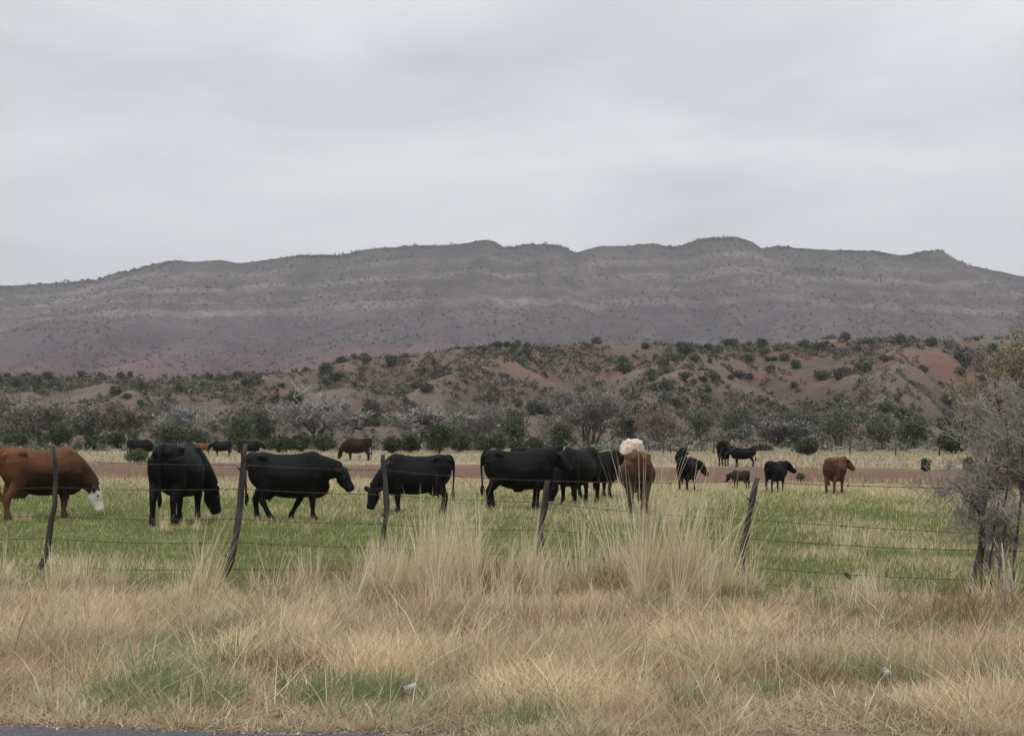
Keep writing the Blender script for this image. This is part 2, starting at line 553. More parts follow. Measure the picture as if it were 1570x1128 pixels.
brk = 0.7 * sstep(0.46, 0.60, fbm(XX / 75, YY / 160, 167, 4))[..., None] * sstep(0.5, 0.6, hh)[..., None]     # ledges break off and are buried in scree
lum = (colr.mean(-1, keepdims=True) > 0.115)
colr = np.where(lum, colr * 1.10, colr)
colr = np.where(lum, colr * (1 - 0.8 * brk) + slope_c * 0.8 * brk, colr)
gw = np.clip(0.5 + 1.3 * (ridge(XX / 48 + 0.4 * fbm(XX / 60, YY / 120, 8, 2), YY / 500 + 7, 131, 2) - 0.5), 0, 1)[..., None]
colr = colr * (0.72 + 0.50 * gw)            # ribs paler than the gullies
colr = colr * np.array([1.03, 0.945, 1.02]) * 0.72
tag(obj('mesa', grid_mesh('mesa', XX, YY, ZZ, colr.reshape(-1, 3)), M_MESA), kind='structure')


# ------------------------------------------------------------------ scattered clumps (uncountable scrub)
def clump_cloud(name, P, size, col, ntri=14, flat=0.6, seed=1, leaf=0.42):
    """many small ragged shrubs as one mesh: each a handful of leaf-sized triangles in a dome"""
    g = np.random.default_rng(seed)
    n = len(P)
    u = g.normal(size=(n, ntri, 3)); u /= np.linalg.norm(u, axis=-1, keepdims=True)
    u[..., 2] = np.abs(u[..., 2])
    rr = (0.45 + 0.55 * g.random((n, ntri, 1))) * size[:, None, None]
    cen = P[:, None, :] + u * rr * np.array([1, 1, flat * 1.6])
    tri = g.normal(size=(n, ntri, 3, 3)) * (size[:, None, None, None] * leaf)
    V = (cen[:, :, None, :] + tri).reshape(-1, 3)
    cc = np.repeat(col[:, None, :], ntri, 1) * (0.7 + 0.6 * g.random((n, ntri, 1)))
    cc = np.repeat(cc.reshape(-1, 3), 3, 0)
    return np_mesh(name, V, np.arange(len(V)), np.full(len(V) // 3, 3), cc)


# trees fringing the mesa rim and dotting its ledges
n = 46000
x = RNG.uniform(-1000, 1000, n)
rim = RNG.random(n) < 0.09
yv = np.where(rim, RNG.uniform(2178, 2204, n), RNG.uniform(1150, 2200, n))
z, h = mesa(x, yv)
keep = (np.abs(x) < 0.40 * yv) & (fbm(x / 60, yv / 60, 171, 3) > 0.36 + 0.2 * RNG.random(n))
x, yv, z = x[keep], yv[keep], z[keep]
P = np.stack([x, yv, z - 0.3], -1)
sz = (0.8 + 2.0 * RNG.random(len(P)) ** 1.8) * np.where(rim[keep], 1.2 + 0.5 * (RNG.random(len(P)) < 0.25), 1.0)
tint = np.array([0.050, 0.053, 0.047]) * RNG.uniform(0.8, 1.3, (len(P), 1))
tag(obj('mesa_scrub', clump_cloud('mesa_scrub', P, sz, tint, 8, 0.55, 3, 0.34), M_LEAF), 'dark scrub and small junipers fringing the mesa rim and ledges', 'scrub', kind='stuff')

# scrub on the rise behind the foothills
n = 2600
x = RNG.uniform(-260, 330, n); yv = RNG.uniform(430, 960, n)
keep = (np.abs(x) < 0.40 * yv) & (fbm(x / 40, yv / 40, 181, 3) > 0.42)
x, yv = x[keep], yv[keep]
P = np.stack([x, yv, foothill(x, yv) - 0.2], -1)
sz = RNG.uniform(0.9, 2.2, len(P))
tint = np.array([0.05, 0.058, 0.038]) * RNG.uniform(0.8, 1.35, (len(P), 1))
tag(obj('plateau_scrub', clump_cloud('plateau_scrub', P, sz, tint, 14, 0.6, 4), M_LEAF), 'dark green scrub covering the low rise behind the foothills', 'scrub', kind='stuff')

# low brush between the junipers
n = 46000
yv = 180 + 225 * RNG.random(n) ** 0.8; x = RNG.uniform(-0.39, 0.39, n) * yv
wp = 16 * (fbm(x / 60, yv / 60, 5, 3) - 0.5)
gl = ridge((x + 0.6 * wp + 0.35 * (yv - 300)) / 24 + 9, yv / 140, 45, 2)
keep = fbm(x / 18, yv / 18, 221, 3) - 0.5 * (gl - 0.5) > 0.30 - 0.05 * sstep(-20, 60, x) + 0.34 * RNG.random(n)
x, yv = x[keep], yv[keep]
P = np.stack([x, yv, foothill(x, yv) - 0.1], -1)
sz = 0.22 + 1.25 * RNG.random(len(P)) ** 2.6
tint = np.where(RNG.random((len(P), 1)) < 0.65, np.array([[0.066, 0.070, 0.048]]), np.array([[0.105, 0.095, 0.078]])) * RNG.uniform(0.8, 1.25, (len(P), 1))
tag(obj('foothill_brush', clump_cloud('foothill_brush', P, sz, tint, 16, 0.7, 6, 0.30), M_LEAF), 'low dull green brush filling the foothill gullies between the junipers', 'brush', kind='stuff')

# sagebrush flat between the field and the hills
n = 5200
x = RNG.uniform(-110, 110, n); yv = 122 + 130 * RNG.random(n) ** 1.3
keep = (np.abs(x) < 0.40 * yv) & (fbm(x / 11, yv / 11, 191, 3) > 0.40)
x, yv = x[keep], yv[keep]
zg = np.maximum(foothill(x, yv), gz(x, yv))
P = np.stack([x, yv, zg - 0.1], -1)
sz = RNG.uniform(0.25, 0.75, len(P))
k = RNG.random((len(P), 1))
tint = np.where(k < 0.45, np.array([[0.17, 0.16, 0.15]]), np.where(k < 0.8, np.array([[0.10, 0.105, 0.07]]), np.array([[0.20, 0.165, 0.12]]))) * RNG.uniform(0.75, 1.25, (len(P), 1))
tag(obj('sagebrush', clump_cloud('sagebrush', P, sz, tint, 30, 0.75, 5, 0.26), M_LEAF), 'low grey sagebrush covering the flat below the foothills', 'sagebrush', kind='stuff')

# ------------------------------------------------------------------ junipers on the foothills
def leafy_mesh(name, w, h, ntri, leaf, c0, seed, lobes=5, trunk=True, tall=False):
    """ragged bush: leaf-sized triangles spread through several overlapping lobes, plus a short trunk"""
    g = np.random.default_rng(seed)
    L = []
    for k in range(lobes):
        a = g.uniform(0, 2 * math.pi); rr = g.uniform(0.05, 0.5) * w / 2
        zc = g.uniform(0.30, 0.68) * h
        if tall: rr *= 0.6
        L.append((math.cos(a) * rr, math.sin(a) * rr, zc, g.uniform(0.45, 0.75) * w / 2, g.uniform(0.24, 0.36) * h))
    L.append((0, 0, 0.5 * h, 0.55 * w / 2, 0.48 * h))
    ids = g.integers(0, len(L), ntri)
    A = np.array(L)[ids]
    u = g.normal(size=(ntri, 3)); u /= np.linalg.norm(u, axis=1, keepdims=True)
    r = g.random((ntri, 1)) ** 0.4
    cen = A[:, :3] + u * r * A[:, [3, 3, 4]]
    cen[:, 2] = np.clip(cen[:, 2], 0.04 * h, None)
    tri = g.normal(size=(ntri, 3, 3)) * leaf * g.uniform(0.6, 1.4, (ntri, 1, 1))
    V = (cen[:, None, :] + tri).reshape(-1, 3)
    cc = np.array(c0) * (0.65 + 0.7 * g.random((ntri, 1))) * np.array([1, 1, 1])
    lobe_t = g.uniform(0.8, 1.2, len(L))[ids][:, None]
    cc = np.repeat(cc * lobe_t, 3, 0)
    loops = np.arange(len(V)); counts = np.full(ntri, 3)
    if trunk:
        gg = Geo()
        for k in range(3):
            a = g.uniform(0, 6.28); q = g.uniform(0.1, 0.3) * w / 2
            gg.tube([(0, 0, -0.3), (math.cos(a) * q * .5, math.sin(a) * q * .5, 0.25 * h), (math.cos(a) * q * 1.6, math.sin(a) * q * 1.6, 0.6 * h)], [0.05 * w, 0.035 * w, 0.012 * w], 5)
        tv = np.array(gg.v); off = len(V)
        V = np.concatenate([V, tv]); cc = np.concatenate([cc, np.tile([[0.06, 0.05, 0.042]], (len(tv), 1))])
        for f_ in gg.f:
            loops = np.concatenate([loops, np.array(f_) + off]); counts = np.concatenate([counts, [len(f_)]])
    return np_mesh(name, V, loops, counts, cc)


JUN = [leafy_mesh('juniper', 4.0, 2.7, 1000, 0.15, (0.062, 0.07, 0.048), 300 + k, lobes=6) for k in range(7)]
for m in JUN: m.materials.append(M_LEAF)
def visible(x, y, h=1.2):
    f_ = np.linspace(0.42, 0.985, 40)
    e = (foothill(x * f_, y * f_) - CAMZ) / (y * f_)
    return (float(foothill(x, y)) + h - CAMZ) / y > e.max()


cand = []
tries = 0
while len(cand) < 298 and tries < 90000:
    tries += 1
    y = 200 + 196 * random.random() ** 0.75
    x = random.uniform(-0.385, 0.385) * y
    warp_ = 16 * (float(fbm(x / 60, y / 60, 5, 3)) - 0.5)
    gul = float(ridge((x + 0.6 * warp_ + 0.35 * (y - 300)) / 24 + 9, y / 140, 45, 2))
    dens = float(fbm(x / 30, y / 30, 201, 3)) + 0.10 * (y > 370) + 0.04 * (x / 100)
    if dens - 0.45 * (gul - 0.55) < 0.36 + 0.22 * random.random(): continue
    s = random.uniform(0.5, 1.2) * (0.85 + 0.15 * y / 300)
    if any((x - a) ** 2 + ((y - b) * 0.6) ** 2 < (1.15 * (s + s2)) ** 2 for a, b, s2 in cand): continue
    if not visible(x, y): continue
    cand.append((x, y, s))
for x, y, s in cand:
    o = obj('juniper', random.choice(JUN))
    o.location = (x, y, float(foothill(x, y)) - 0.15)
    o.scale = (s * random.uniform(0.9, 1.25), s * random.uniform(0.9, 1.25), s * random.uniform(0.8, 1.1))
    o.rotation_euler = (0, 0, random.uniform(0, 6.28))
    tag(o, 'round dark juniper bush dotted on the foothill slopes', 'juniper', 'junipers dotted over the foothills')


# ------------------------------------------------------------------ bushes along the far edge of the field
def hedge(label, px, top, width_px, py=690, c0=(0.052, 0.064, 0.032), leaf=0.075, name='green_bush', cat='bush', group=None, ntri=2800, z=-0.12, tall=False, lobes=6):
    p = G(px, py, z)
    h = (py - top) * p.y / F; w = width_px * p.y / F
    root = empty(name, p)
    seed = int(px * 7 + top)
    gg = Geo()
    g = random.Random(seed)
    for k in range(5):
        a = g.uniform(0, 6.28); q = g.uniform(0.08, 0.22) * w
        gg.tube([(math.cos(a) * 0.03 * w, math.sin(a) * 0.03 * w, -0.15), (math.cos(a) * q * .5, math.sin(a) * q * .5, 0.3 * h), (math.cos(a) * q, math.sin(a) * q, 0.7 * h)], [0.05 * h ** 0.5, 0.035, 0.012], 5, col=(0.07, 0.06, 0.05))
    obj('trunk', gg.mesh('trunk'), M_TWIG, root)
    obj('crown', leafy_mesh('crown', w * 1.05, h * 1.08, ntri, leaf, c0, seed, lobes=lobes, trunk=False, tall=tall), M_LEAF, root)
    tag(root, label, cat, group)
    return root


GB = 'green bushes along the far edge of the field'
LB = 'dark green leafy bush in the hedge line at the far edge of the pasture'
for px, top, wd, py in [(28, 652, 70, 690), (88, 652, 62, 689), (150, 668, 40, 690), (182, 664, 36, 688), (300, 658, 54, 688),
                        (430, 666, 62, 694), (462, 664, 46, 693), (497, 664, 52, 692), (602, 670, 46, 695), (630, 668, 30, 694),
                        (672, 652, 58, 695), (706, 656, 52, 693), (744, 668, 34, 692), (766, 666, 26, 692), (795, 674, 36, 691), (820, 672, 26, 690),
                        (1168, 682, 30, 691), (1108, 676, 26, 690)]:
    hedge(LB, px, top, wd, py, group=GB)
hedge('green bush rising behind the hump of the grazing black cow', 262, 650, 66, 689)
hedge('bright green bush just behind the second crooked fence post', 368, 634, 64, 694, c0=(0.058, 0.080, 0.035), lobes=9)
hedge('tall narrow green bush behind the cluster of black cattle', 858, 650, 52, 689, c0=(0.06, 0.08, 0.035), tall=True)
hedge('dark green bush standing between the black calves and the rusty heifer', 1240, 672, 44, 698)
hedge('wide dark green bush at the right end of the far straw strip', 1462, 664, 78, 696, c0=(0.05, 0.062, 0.032))
hedge('small dark bush alone on the strip of red earth and straw', 1418, 704, 16, 722, leaf=0.05, ntri=900)
hedge('small dark bush beside the bare thicket on the far straw strip', 1484, 702, 14, 719, leaf=0.05, ntri=900)
hedge('fresh green leafy weed clump behind the white-faced brown cow', 213, 688, 42, 709, c0=(0.085, 0.125, 0.05), leaf=0.045, name='weed_clump', cat='weed', ntri=2600, lobes=8)
hedge('small green tuft on the red earth near the rusty heifer', 1228, 726, 14, 738, c0=(0.09, 0.10, 0.05), leaf=0.03, name='weed_clump', cat='weed', ntri=600)


# ------------------------------------------------------------------ bare and leafy trees below the hills
def branch_tree(seed, h, spread, depth, r0, twig_r, nstem=1, kids=(3, 4), up=0.35, lean=(0, 0), taper=0.72, minseg=0.0, jitter=0.5, seg=4):
    """returns (trunk Geo, twig Geo): limbs split again and again down to fine twigs"""
    g = random.Random(seed)
    T, C = Geo(), Geo()

    def grow(p, d, ln, r, lev):
        pts = [p]; rad = [r]
        q = p; dd = d
        nseg = 3 if lev < 2 else (2 if lev < depth else 1)
        for k in range(nseg):
            dd = (dd + Vector((g.gauss(0, 1), g.gauss(0, 1), g.gauss(0, 0.7) + up * 0.5)) * 0.16 * (1 + lev * jitter * 0.4)).normalized()
            q = q + dd * (ln / nseg)
            pts.append(q); rad.append(max(twig_r, r * (1 - 0.42 * (k + 1) / nseg)))
        if lev <= 1:
            T.tube(pts, rad, 6, cap=True, col=(1, 1, 1))
        else:
            C.tube(pts, rad, 3, cap=False, col=(1, 1, 1))
        if lev >= depth: return
        nk = g.randint(*kids)
        for k in range(nk):
            f_ = g.uniform(0.35, 1.0) if k else 1.0
            i0 = f_ * nseg; a = int(min(i0, nseg - 1e-6)); fr = i0 - a
            pos = pts[a].lerp(pts[a + 1], fr)
            rr = rad[a] * (1 - fr) + rad[a + 1] * fr
            side = Vector((g.gauss(0, 1), g.gauss(0, 1), g.gauss(0, 0.6))).normalized()
            nd = (dd * g.uniform(0.5, 1.0) + side * spread * g.uniform(0.6, 1.2) + Vector((0, 0, up * 0.4))).normalized()
            grow(pos, nd, ln * taper * g.uniform(0.75, 1.15), max(twig_r, rr * g.uniform(0.5, 0.75)), lev + 1)

    for s_ in range(nstem):
        a = g.uniform(0, 6.28)
        off = Vector((math.cos(a), math.sin(a), 0)) * (0.12 * h * g.random() if nstem > 1 else 0)
        d = Vector((lean[0] + g.gauss(0, 0.25 if nstem > 1 else 0.06), lean[1] + g.gauss(0, 0.25 if nstem > 1 else 0.06), 1)).normalized()
        grow(off + Vector((0, 0, -0.1)), d, h * g.uniform(0.26, 0.34), r0 * (g.uniform(0.6, 1.0) if nstem > 1 else 1), 0)
    return T, C


def fit(geos, h, w):
    vs = [v for g_ in geos for v in g_.v]
    a = np.array(vs)
    zt = np.percentile(a[:, 2], 99.3); wt = np.percentile(a[:, 0], 98.5) - np.percentile(a[:, 0], 1.5)
    sx, sz_ = w / wt, h / zt
    for g_ in geos:
        g_.v = [(v[0] * sx, v[1] * sx, v[2] * sz_) for v in g_.v]


def tint_geo(g_, c0, var, seed):
    rr = np.random.default_rng(seed)
    n_ = len(g_.v) // 3 + 1
    t = rr.uniform(1 - var, 1 + var, n_)
    g_.c = [tuple(np.array(c0) * t[i // 9]) for i in range(len(g_.v))]


def bare_tree(label, px, top, wd, py, c0, seed, name='bare_tree', cat='tree', group=None, bark=(0.09, 0.08, 0.072), nstem=5, depth=6, twig=0.014, kids=(2, 4), leaf=None):
    p = G(px, py)
    h = (py - top) * p.y / F; w = wd * p.y / F
    T, C = branch_tree(seed, h, 0.72, depth, 0.020 * h, twig, nstem, kids, up=0.5)
    fit([T, C], h, w)
    root = empty(name, p)
    tint_geo(T, bark, 0.15, seed); tint_geo(C, c0, 0.3, seed + 1)
    obj('trunk', T.mesh('trunk'), M_TWIG, root)
    me = C.mesh('crown', False)
    if leaf is not None:
        g = np.random.default_rng(seed)
        A = np.array(C.v); pick = A[g.integers(0, len(A), leaf[0])]
        tri = g.normal(size=(leaf[0], 3, 3)) * leaf[1]
        V = (pick[:, None] + tri).reshape(-1, 3)
        V = np.concatenate([A, V])
        loops = [i for f_ in C.f for i in f_] + list(range(len(A), len(V)))
        counts = [len(f_) for f_ in C.f] + [3] * leaf[0]
        cc = np.concatenate([np.array(C.c), np.repeat(np.array(leaf[2]) * g.uniform(0.7, 1.3, (leaf[0], 1)), 3, 0)])
        me = np_mesh('crown', V, loops, counts, cc)
    obj('crown', me, M_TWIG, root)
    tag(root, label, cat, group)
    return root


GT = 'leafless trees below the foothills'
GREY = (0.22, 0.205, 0.195)
bare_tree('broad grey-brown leafless tree above the brown white-faced cow', 82, 612, 120, 687, (0.17, 0.155, 0.14), 1, group=GT)
bare_tree('yellowish budding tree with a pale forked trunk left of the pale grey tree', 186, 624, 70, 687, (0.15, 0.135, 0.10), 2, group=GT, bark=(0.25, 0.235, 0.21), leaf=(900, 0.09, (0.12, 0.12, 0.06)))
bare_tree('palest grey leafless tree behind the first grazing black cow', 272, 622, 78, 687, (0.27, 0.255, 0.245), 3, group=GT, bark=(0.2, 0.19, 0.18))
bare_tree('wide pale leafless tree with a dark crooked trunk above the walking cow', 486, 592, 132, 687, GREY, 4, group=GT, bark=(0.045, 0.04, 0.036), nstem=4)
bare_tree('low grey leafless thicket above the black cow grazing leftward', 650, 624, 104, 688, GREY, 5, group=GT)
bare_tree('grey leafless tree growing right beside the low leafless thicket', 724, 620, 84, 687, (0.20, 0.188, 0.178), 6, group=GT)
bare_tree('largest rounded leafless grey tree, above the cluster of black cattle', 908, 586, 138, 687, (0.185, 0.17, 0.155), 7, group=GT, nstem=7)
bare_tree('small tan leafless tree just right of the largest grey tree', 1014, 622, 62, 687, (0.25, 0.20, 0.15), 8, group=GT, leaf=(700, 0.08, (0.20, 0.16, 0.11)))
bare_tree('low grey brush behind the black cow with its suckling calf', 1196, 646, 120, 684, (0.17, 0.16, 0.15), 9, group=GT, name='bare_brush', cat='brush', nstem=8, depth=5)
bare_tree('thin grey leafless tree rising before the dark trees at the far left', 30, 630, 60, 687, (0.17, 0.16, 0.145), 10, group=GT)

DT = 'dark green trees below the foothills'
for lab, px, top, wd, py in [
        ('dark green tree at the foot of the hills, far left of the leafless trees', 10, 604, 70, 685),
        ('dark green tree between the grey-brown and the yellowish leafless trees', 136, 612, 62, 685),
        ('dark green tree just behind the bright green bush by the fence post', 398, 622, 56, 686),
        ('dark green tree squeezed between the largest grey tree and the tan tree', 966, 600, 44, 686),
        ('olive green shrub in front of the grey leafless thicket', 790, 634, 56, 685),
        ('dark green tree to the right of the small tan tree', 1072, 626, 66, 682),
        ('dense green tree above the black cow with its suckling calf', 1132, 622, 84, 683),
        ('tallest green tree in the gully below the red hill', 1286, 612, 90, 684),
        ('dark green tree beside the tallest gully tree, nearer the red hill', 1218, 622, 70, 683),
        ('dark green tree between the tallest gully tree and the pale spur', 1352, 634, 62, 684),
        ('dark green tree at the foot of the pale diagonal spur', 1400, 640, 56, 687)]:
    hedge(lab, px, top, wd, py, c0=(0.085, 0.09, 0.064), leaf=0.10, name='green_tree', cat='tree', group=DT, ntri=2600, lobes=9)


# ------------------------------------------------------------------ cattle
M_COAT, n, l, b = new_mat('cattle_coat')
a = n.new('ShaderNodeVertexColor'); a.layer_name = 'tint'
t = n.new('ShaderNodeTexCoord')
f1 = noise_node(n, l, 5.0, 5, t.outputs['Object'], 0.6)
f2 = noise_node(n, l, 60.0, 3, t.outputs['Object'], 0.6)
c = mixc(n, l, a.outputs['Color'], ramp(n, l, f1, [(0.3, (0.75, 0.75, 0.75)), (0.7, (1.25, 1.25, 1.25))]), 1.0, 'MULTIPLY')
l.new(c, b.inputs['Base Color']); b.inputs['Roughness'].default_value = 0.62; b.inputs['Specular IOR Level'].default_value = 0.08
bump(n, l, b, f2, 0.5, 0.015)
M_EYE, n, l, b = new_mat('cattle_eye')
tcn = n.new('ShaderNodeTexCoord')
l.new(ramp(n, l, noise_node(n, l, 30, 2, tcn.outputs['Object']), [(0.3, (0.008, 0.006, 0.005)), (0.7, (0.02, 0.014, 0.01))]), b.inputs['Base Color'])
b.inputs['Roughness'].default_value = 0.1

BLACK = (0.0055, 0.0058, 0.006)
RUST = (0.105, 0.045, 0.021)
BROWN = (0.075, 0.037, 0.020)
CREAM = (0.50, 0.42, 0.33)
WHITE = (0.62, 0.57, 0.52)


def loft(g, secs, seg=20):
    """trunk sections (x, ztop, zbot, halfwidth): rounded, flatter back, fuller belly"""
    vs, fs = [], []
    for x, zt, zb, hw, tn, e in secs:
        zc = (zt + zb) / 2; hz = (zt - zb) / 2
        for k in range(seg):
            a = 2 * math.pi * k / seg
            ca, sa = math.cos(a), math.sin(a)
            yy_ = hw * math.copysign(abs(ca) ** e, ca) * (1.0 - (tn * max(0.0, sa) ** 1.3) - 0.12 * max(0.0, -sa))
            vs.append((x, yy_, zc + hz * math.copysign(abs(sa) ** 0.92, sa)))
    n_ = len(secs)
    for i in range(n_ - 1):
        for k in range(seg):
            k2 = (k + 1) % seg
            fs.append((i * seg + k, i * seg + k2, (i + 1) * seg + k2, (i + 1) * seg + k))
    fs.append(tuple(range(seg))[::-1]); fs.append(tuple((n_ - 1) * seg + k for k in range(seg)))
    g.add(vs, fs)


def bez(p0, p1, p2, p3, t):
    u = 1 - t
    return p0 * u ** 3 + p1 * 3 * u * u * t + p2 * 3 * u * t * t + p3 * t ** 3


POSE = {  # poll position, muzzle position
    'graze': ((1.06, 0, 0.58), (1.17, 0, 0.08)),
    'low': ((1.10, 0, 1.00), (1.35, 0, 0.56)),
    'level': ((0.93, 0, 1.22), (1.24, 0, 0.86)),
    'up': ((0.90, 0, 1.34), (1.24, 0, 1.02)),
    'high': ((0.84, 0, 1.42), (1.20, 0, 1.12)),
}


def make_cattle(name, label, px, py, yaw, height, pose='graze', coat=BLACK, cat='cow', legs=(0, 0, 0, 0), head_yaw=0, fat=1.0, calf=False,
                white_face=False, udder=False, tail_swing=0.0, voxel=0.017, patch=None, slim=1.0, smooth=None, z=-0.12, group='cattle in the pasture', long=1.0, sheath=False):
    g = Geo()
    XS = 0.86 * long
    # x, back height, belly height, half width, how much the top narrows, squareness
    body = [(-0.875, 1.19, 1.00, .07, .1, .8), (-0.845, 1.29, 0.82, .165, .15, .75), (-0.76, 1.335, 0.70, .235, .12, .68), (-0.62, 1.355, 0.61, .270, .06, .62), (-0.50, 1.365, 0.56, .292, .05, .62),
            (-0.38, 1.335, 0.515, .300, .30, .80), (-0.24, 1.315, 0.475, .325, .42, .88), (-0.06, 1.31, 0.445, .355, .42, .90), (0.14, 1.315, 0.435, .365, .42, .90), (0.34, 1.33, 0.445, .345, .46, .90),
            (0.50, 1.36, 0.455, .305, .55, .92), (0.62, 1.375, 0.465, .280, .60, .92), (0.74, 1.345, 0.475, .245, .50, .9), (0.85, 1.27, 0.53, .195, .4, .9), (0.94, 1.18, 0.64, .135, .3, .9), (1.0, 1.06, 0.78, .06, .2, .9)]
    if calf:
        body = [(x_, zt, zt - (zt - zb) * 0.82, hw * 0.86, tn_, e_) for x_, zt, zb, hw, tn_, e_ in body]
    body = [(x_ * XS, zt, zt - (zt - zb) * slim, hw * (1 + (fat - 1) * max(0.25, 1 - abs(x_ + 0.0) / 0.75)), tn_, e_) for x_, zt, zb, hw, tn_, e_ in body]
    for s_ in (-1, 1):   # hip points, pin bones, shoulder blades
        q_ = 0.86 if calf else 1.0
        g.tube([(-0.64 * XS, s_ * 0.16 * q_, 1.24), (-0.55 * XS, s_ * 0.205 * q_, 1.248), (-0.48 * XS, s_ * 0.222 * q_, 1.245), (-0.41 * XS, s_ * 0.20 * q_, 1.20)], [.05, .066, .066, .045], 8)
        g.tube([(-0.70 * XS, s_ * 0.12, 1.24), (-0.855 * XS, s_ * 0.105, 1.20), (-0.88 * XS, s_ * 0.10, 1.16)], [.06, .052, .035], 8)
        g.tube([(0.58 * XS, s_ * 0.135 * q_, 1.28), (0.63 * XS, s_ * 0.215 * q_, 1.08), (0.70 * XS, s_ * 0.235 * q_, 0.86), (0.66 * XS, s_ * 0.20 * q_, 0.72)], [(.05, .07), (.07, .13), (.075, .13), (.06, .10)], 10, lat=(0, 1, 0))
    g.tube([(0.84 * XS, 0, 0.80), (0.89 * XS, 0, 0.66 if not calf else 0.74), (0.86 * XS, 0, 0.58 if not calf else 0.70), (0.76 * XS, 0, 0.52 if not calf else 0.66), (0.60 * XS, 0, 0.50 if not calf else 0.64)], [(.09, .12), (.09, .11), (.09, .10), (.085, .085), (.07, .07)], 10, lat=(0, 1, 0))   # brisket
    loft(g, body)
    # neck and head
    poll, muz = (Vector(v_) for v_ in POSE[pose])
    poll.x *= XS / 0.86; muz.x = poll.x + (Vector(POSE[pose][1]).x - Vector(POSE[pose][0]).x)
    hs = 1.12 if calf else 1.0
    piv = Vector((0.62 * XS, 0, 1.05))
    rotz = Matrix.Rotation(R(head_yaw), 3, 'Z')
    poll = piv + Matrix.Rotation(R(head_yaw) * 0.6, 3, 'Z') @ (poll - piv)
    hd = rotz @ (muz - Vector(POSE[pose][0]) - Vector((poll.x * 0, 0, 0)))
    hd = rotz @ Vector((POSE[pose][1][0] - POSE[pose][0][0], 0, POSE[pose][1][2] - POSE[pose][0][2]))
    hd = hd.normalized()
    hl = 0.50 * hs
    lat = (rotz @ Vector((0, 1, 0))).normalized()
    hup = hd.cross(lat); hup = -hup if hup.z < 0 and abs(hup.z) > 0.2 else hup
    if pose == 'graze': hup = lat.cross(hd); hup = hup if hup.x > 0 else -hup
    nb = Vector((0.58 * XS, 0, 1.00))
    c1 = nb + (poll - nb) * 0.36 + Vector((0.05, 0, 0.03)); c2 = nb + (poll - nb) * 0.72 + Vector((0.0, 0, 0.035))
    pts, rad = [], []
    for k in range(9):
        t_ = k / 8
        pts.append(bez(nb, c1, c2, poll, t_))
        s_ = 0.82 if calf else 1.0
        rad.append(((0.20 * (1 - t_) ** 1.2 + 0.100 * (1 - (1 - t_) ** 1.2)) * s_, (0.345 * (1 - t_) ** 1.15 + (0.15 if pose in ('graze', 'low') else 0.18) * (1 - (1 - t_) ** 1.15)) * s_))
    g.tube(pts, rad, 16, lat=lat)
    hp = [poll - hd * 0.05, poll + hd * 0.01, poll + hd * 0.10, poll + hd * 0.20, poll + hd * 0.28, poll + hd * 0.37, poll + hd * 0.435, poll + hd * 0.47]
    hr = [(0.085, 0.075), (0.124, 0.106), (0.138, 0.136), (0.130, 0.148), (0.104, 0.124), (0.092, 0.103), (0.098, 0.098), (0.078, 0.074)]
    jaw = [0, 0, -0.02, -0.04, -0.03, -0.012, -0.008, -0.008]
    hp = [p_ + hup * j_ * hs for p_, j_ in zip(hp, jaw)]
    hp = [poll + (p_ - poll) * hs for p_ in hp]
    g.tube(hp, [(a_ * hs, b_ * hs) for a_, b_ in hr], 14, lat=lat)
    # ears: flat leaves leaving the head sideways below the poll
    for s_ in (-1, 1):
        e0 = poll + hd * 0.05 + lat * s_ * 0.08
        ed = (lat * s_ * 0.95 + hup * 0.02 - hd * 0.22).normalized()
        g.tube([e0, e0 + ed * 0.06, e0 + ed * 0.15 * hs, e0 + ed * 0.22 * hs, e0 + ed * 0.27 * hs], [(.032, .04), (.032, .06), (.030, .075), (.028, .058), (.018, .022)], 8, lat=hup)
    # legs: front pair then hind pair; legs = forward swing of each hoof
    for i, (sgn, front) in enumerate(((1, True), (-1, True), (1, False), (-1, False))):
        sw = legs[i]
        if front:
            jt = [(0.56, .155, 1.00), (0.56, .175, 0.78), (0.545, .165, 0.60), (0.55, .150, 0.40), (0.545, .145, 0.35), (0.535, .145, 0.20), (0.535, .145, 0.115), (0.56, .147, 0.055), (0.575, .15, 0.0)]
            rd = [(.11, .20), (.105, .155), (.085, .105), (.062, .068), (.056, .060), (.043, .046), (.054, .056), (.056, .062), (.064, .074)]
        else:
            jt = [(-0.60, .165, 1.12), (-0.56, .175, 0.88), (-0.52, .180, 0.68), (-0.66, .165, 0.50), (-0.73, .155, 0.42), (-0.715, .150, 0.24), (-0.70, .150, 0.12), (-0.675, .152, 0.055), (-0.66, .155, 0.0)]
            rd = [(.13, .24), (.135, .225), (.115, .165), (.078, .098), (.058, .074), (.046, .052), (.055, .058), (.057, .062), (.064, .074)]
        if calf: rd = [(a_ * 0.85, b_ * 0.85) for a_, b_ in rd]
        pts = []
        for (x_, y_, z_) in jt:
            f_ = max(0.0, (0.95 - z_) / 0.95)
            lift = 0.0
            kx = 0.35 * sw * math.sin(math.pi * min(1, f_)) if sw > 0 and front else 0.0
            pts.append(Vector((x_ * XS + sw * f_ ** 1.15 + kx * 0.4, sgn * y_ * (0.85 if calf else 1.0) * (1 + (fat - 1) * 0.2), z_ + (0.10 * abs(sw) * (1 - f_)) * 0 + lift)))
        g.tube(pts, [(a_, b_) for a_, b_ in rd], 10, lat=(0, 1, 0))
    # tail
    tx = -0.86 * XS
    tl = 0.46 if not calf else 0.62
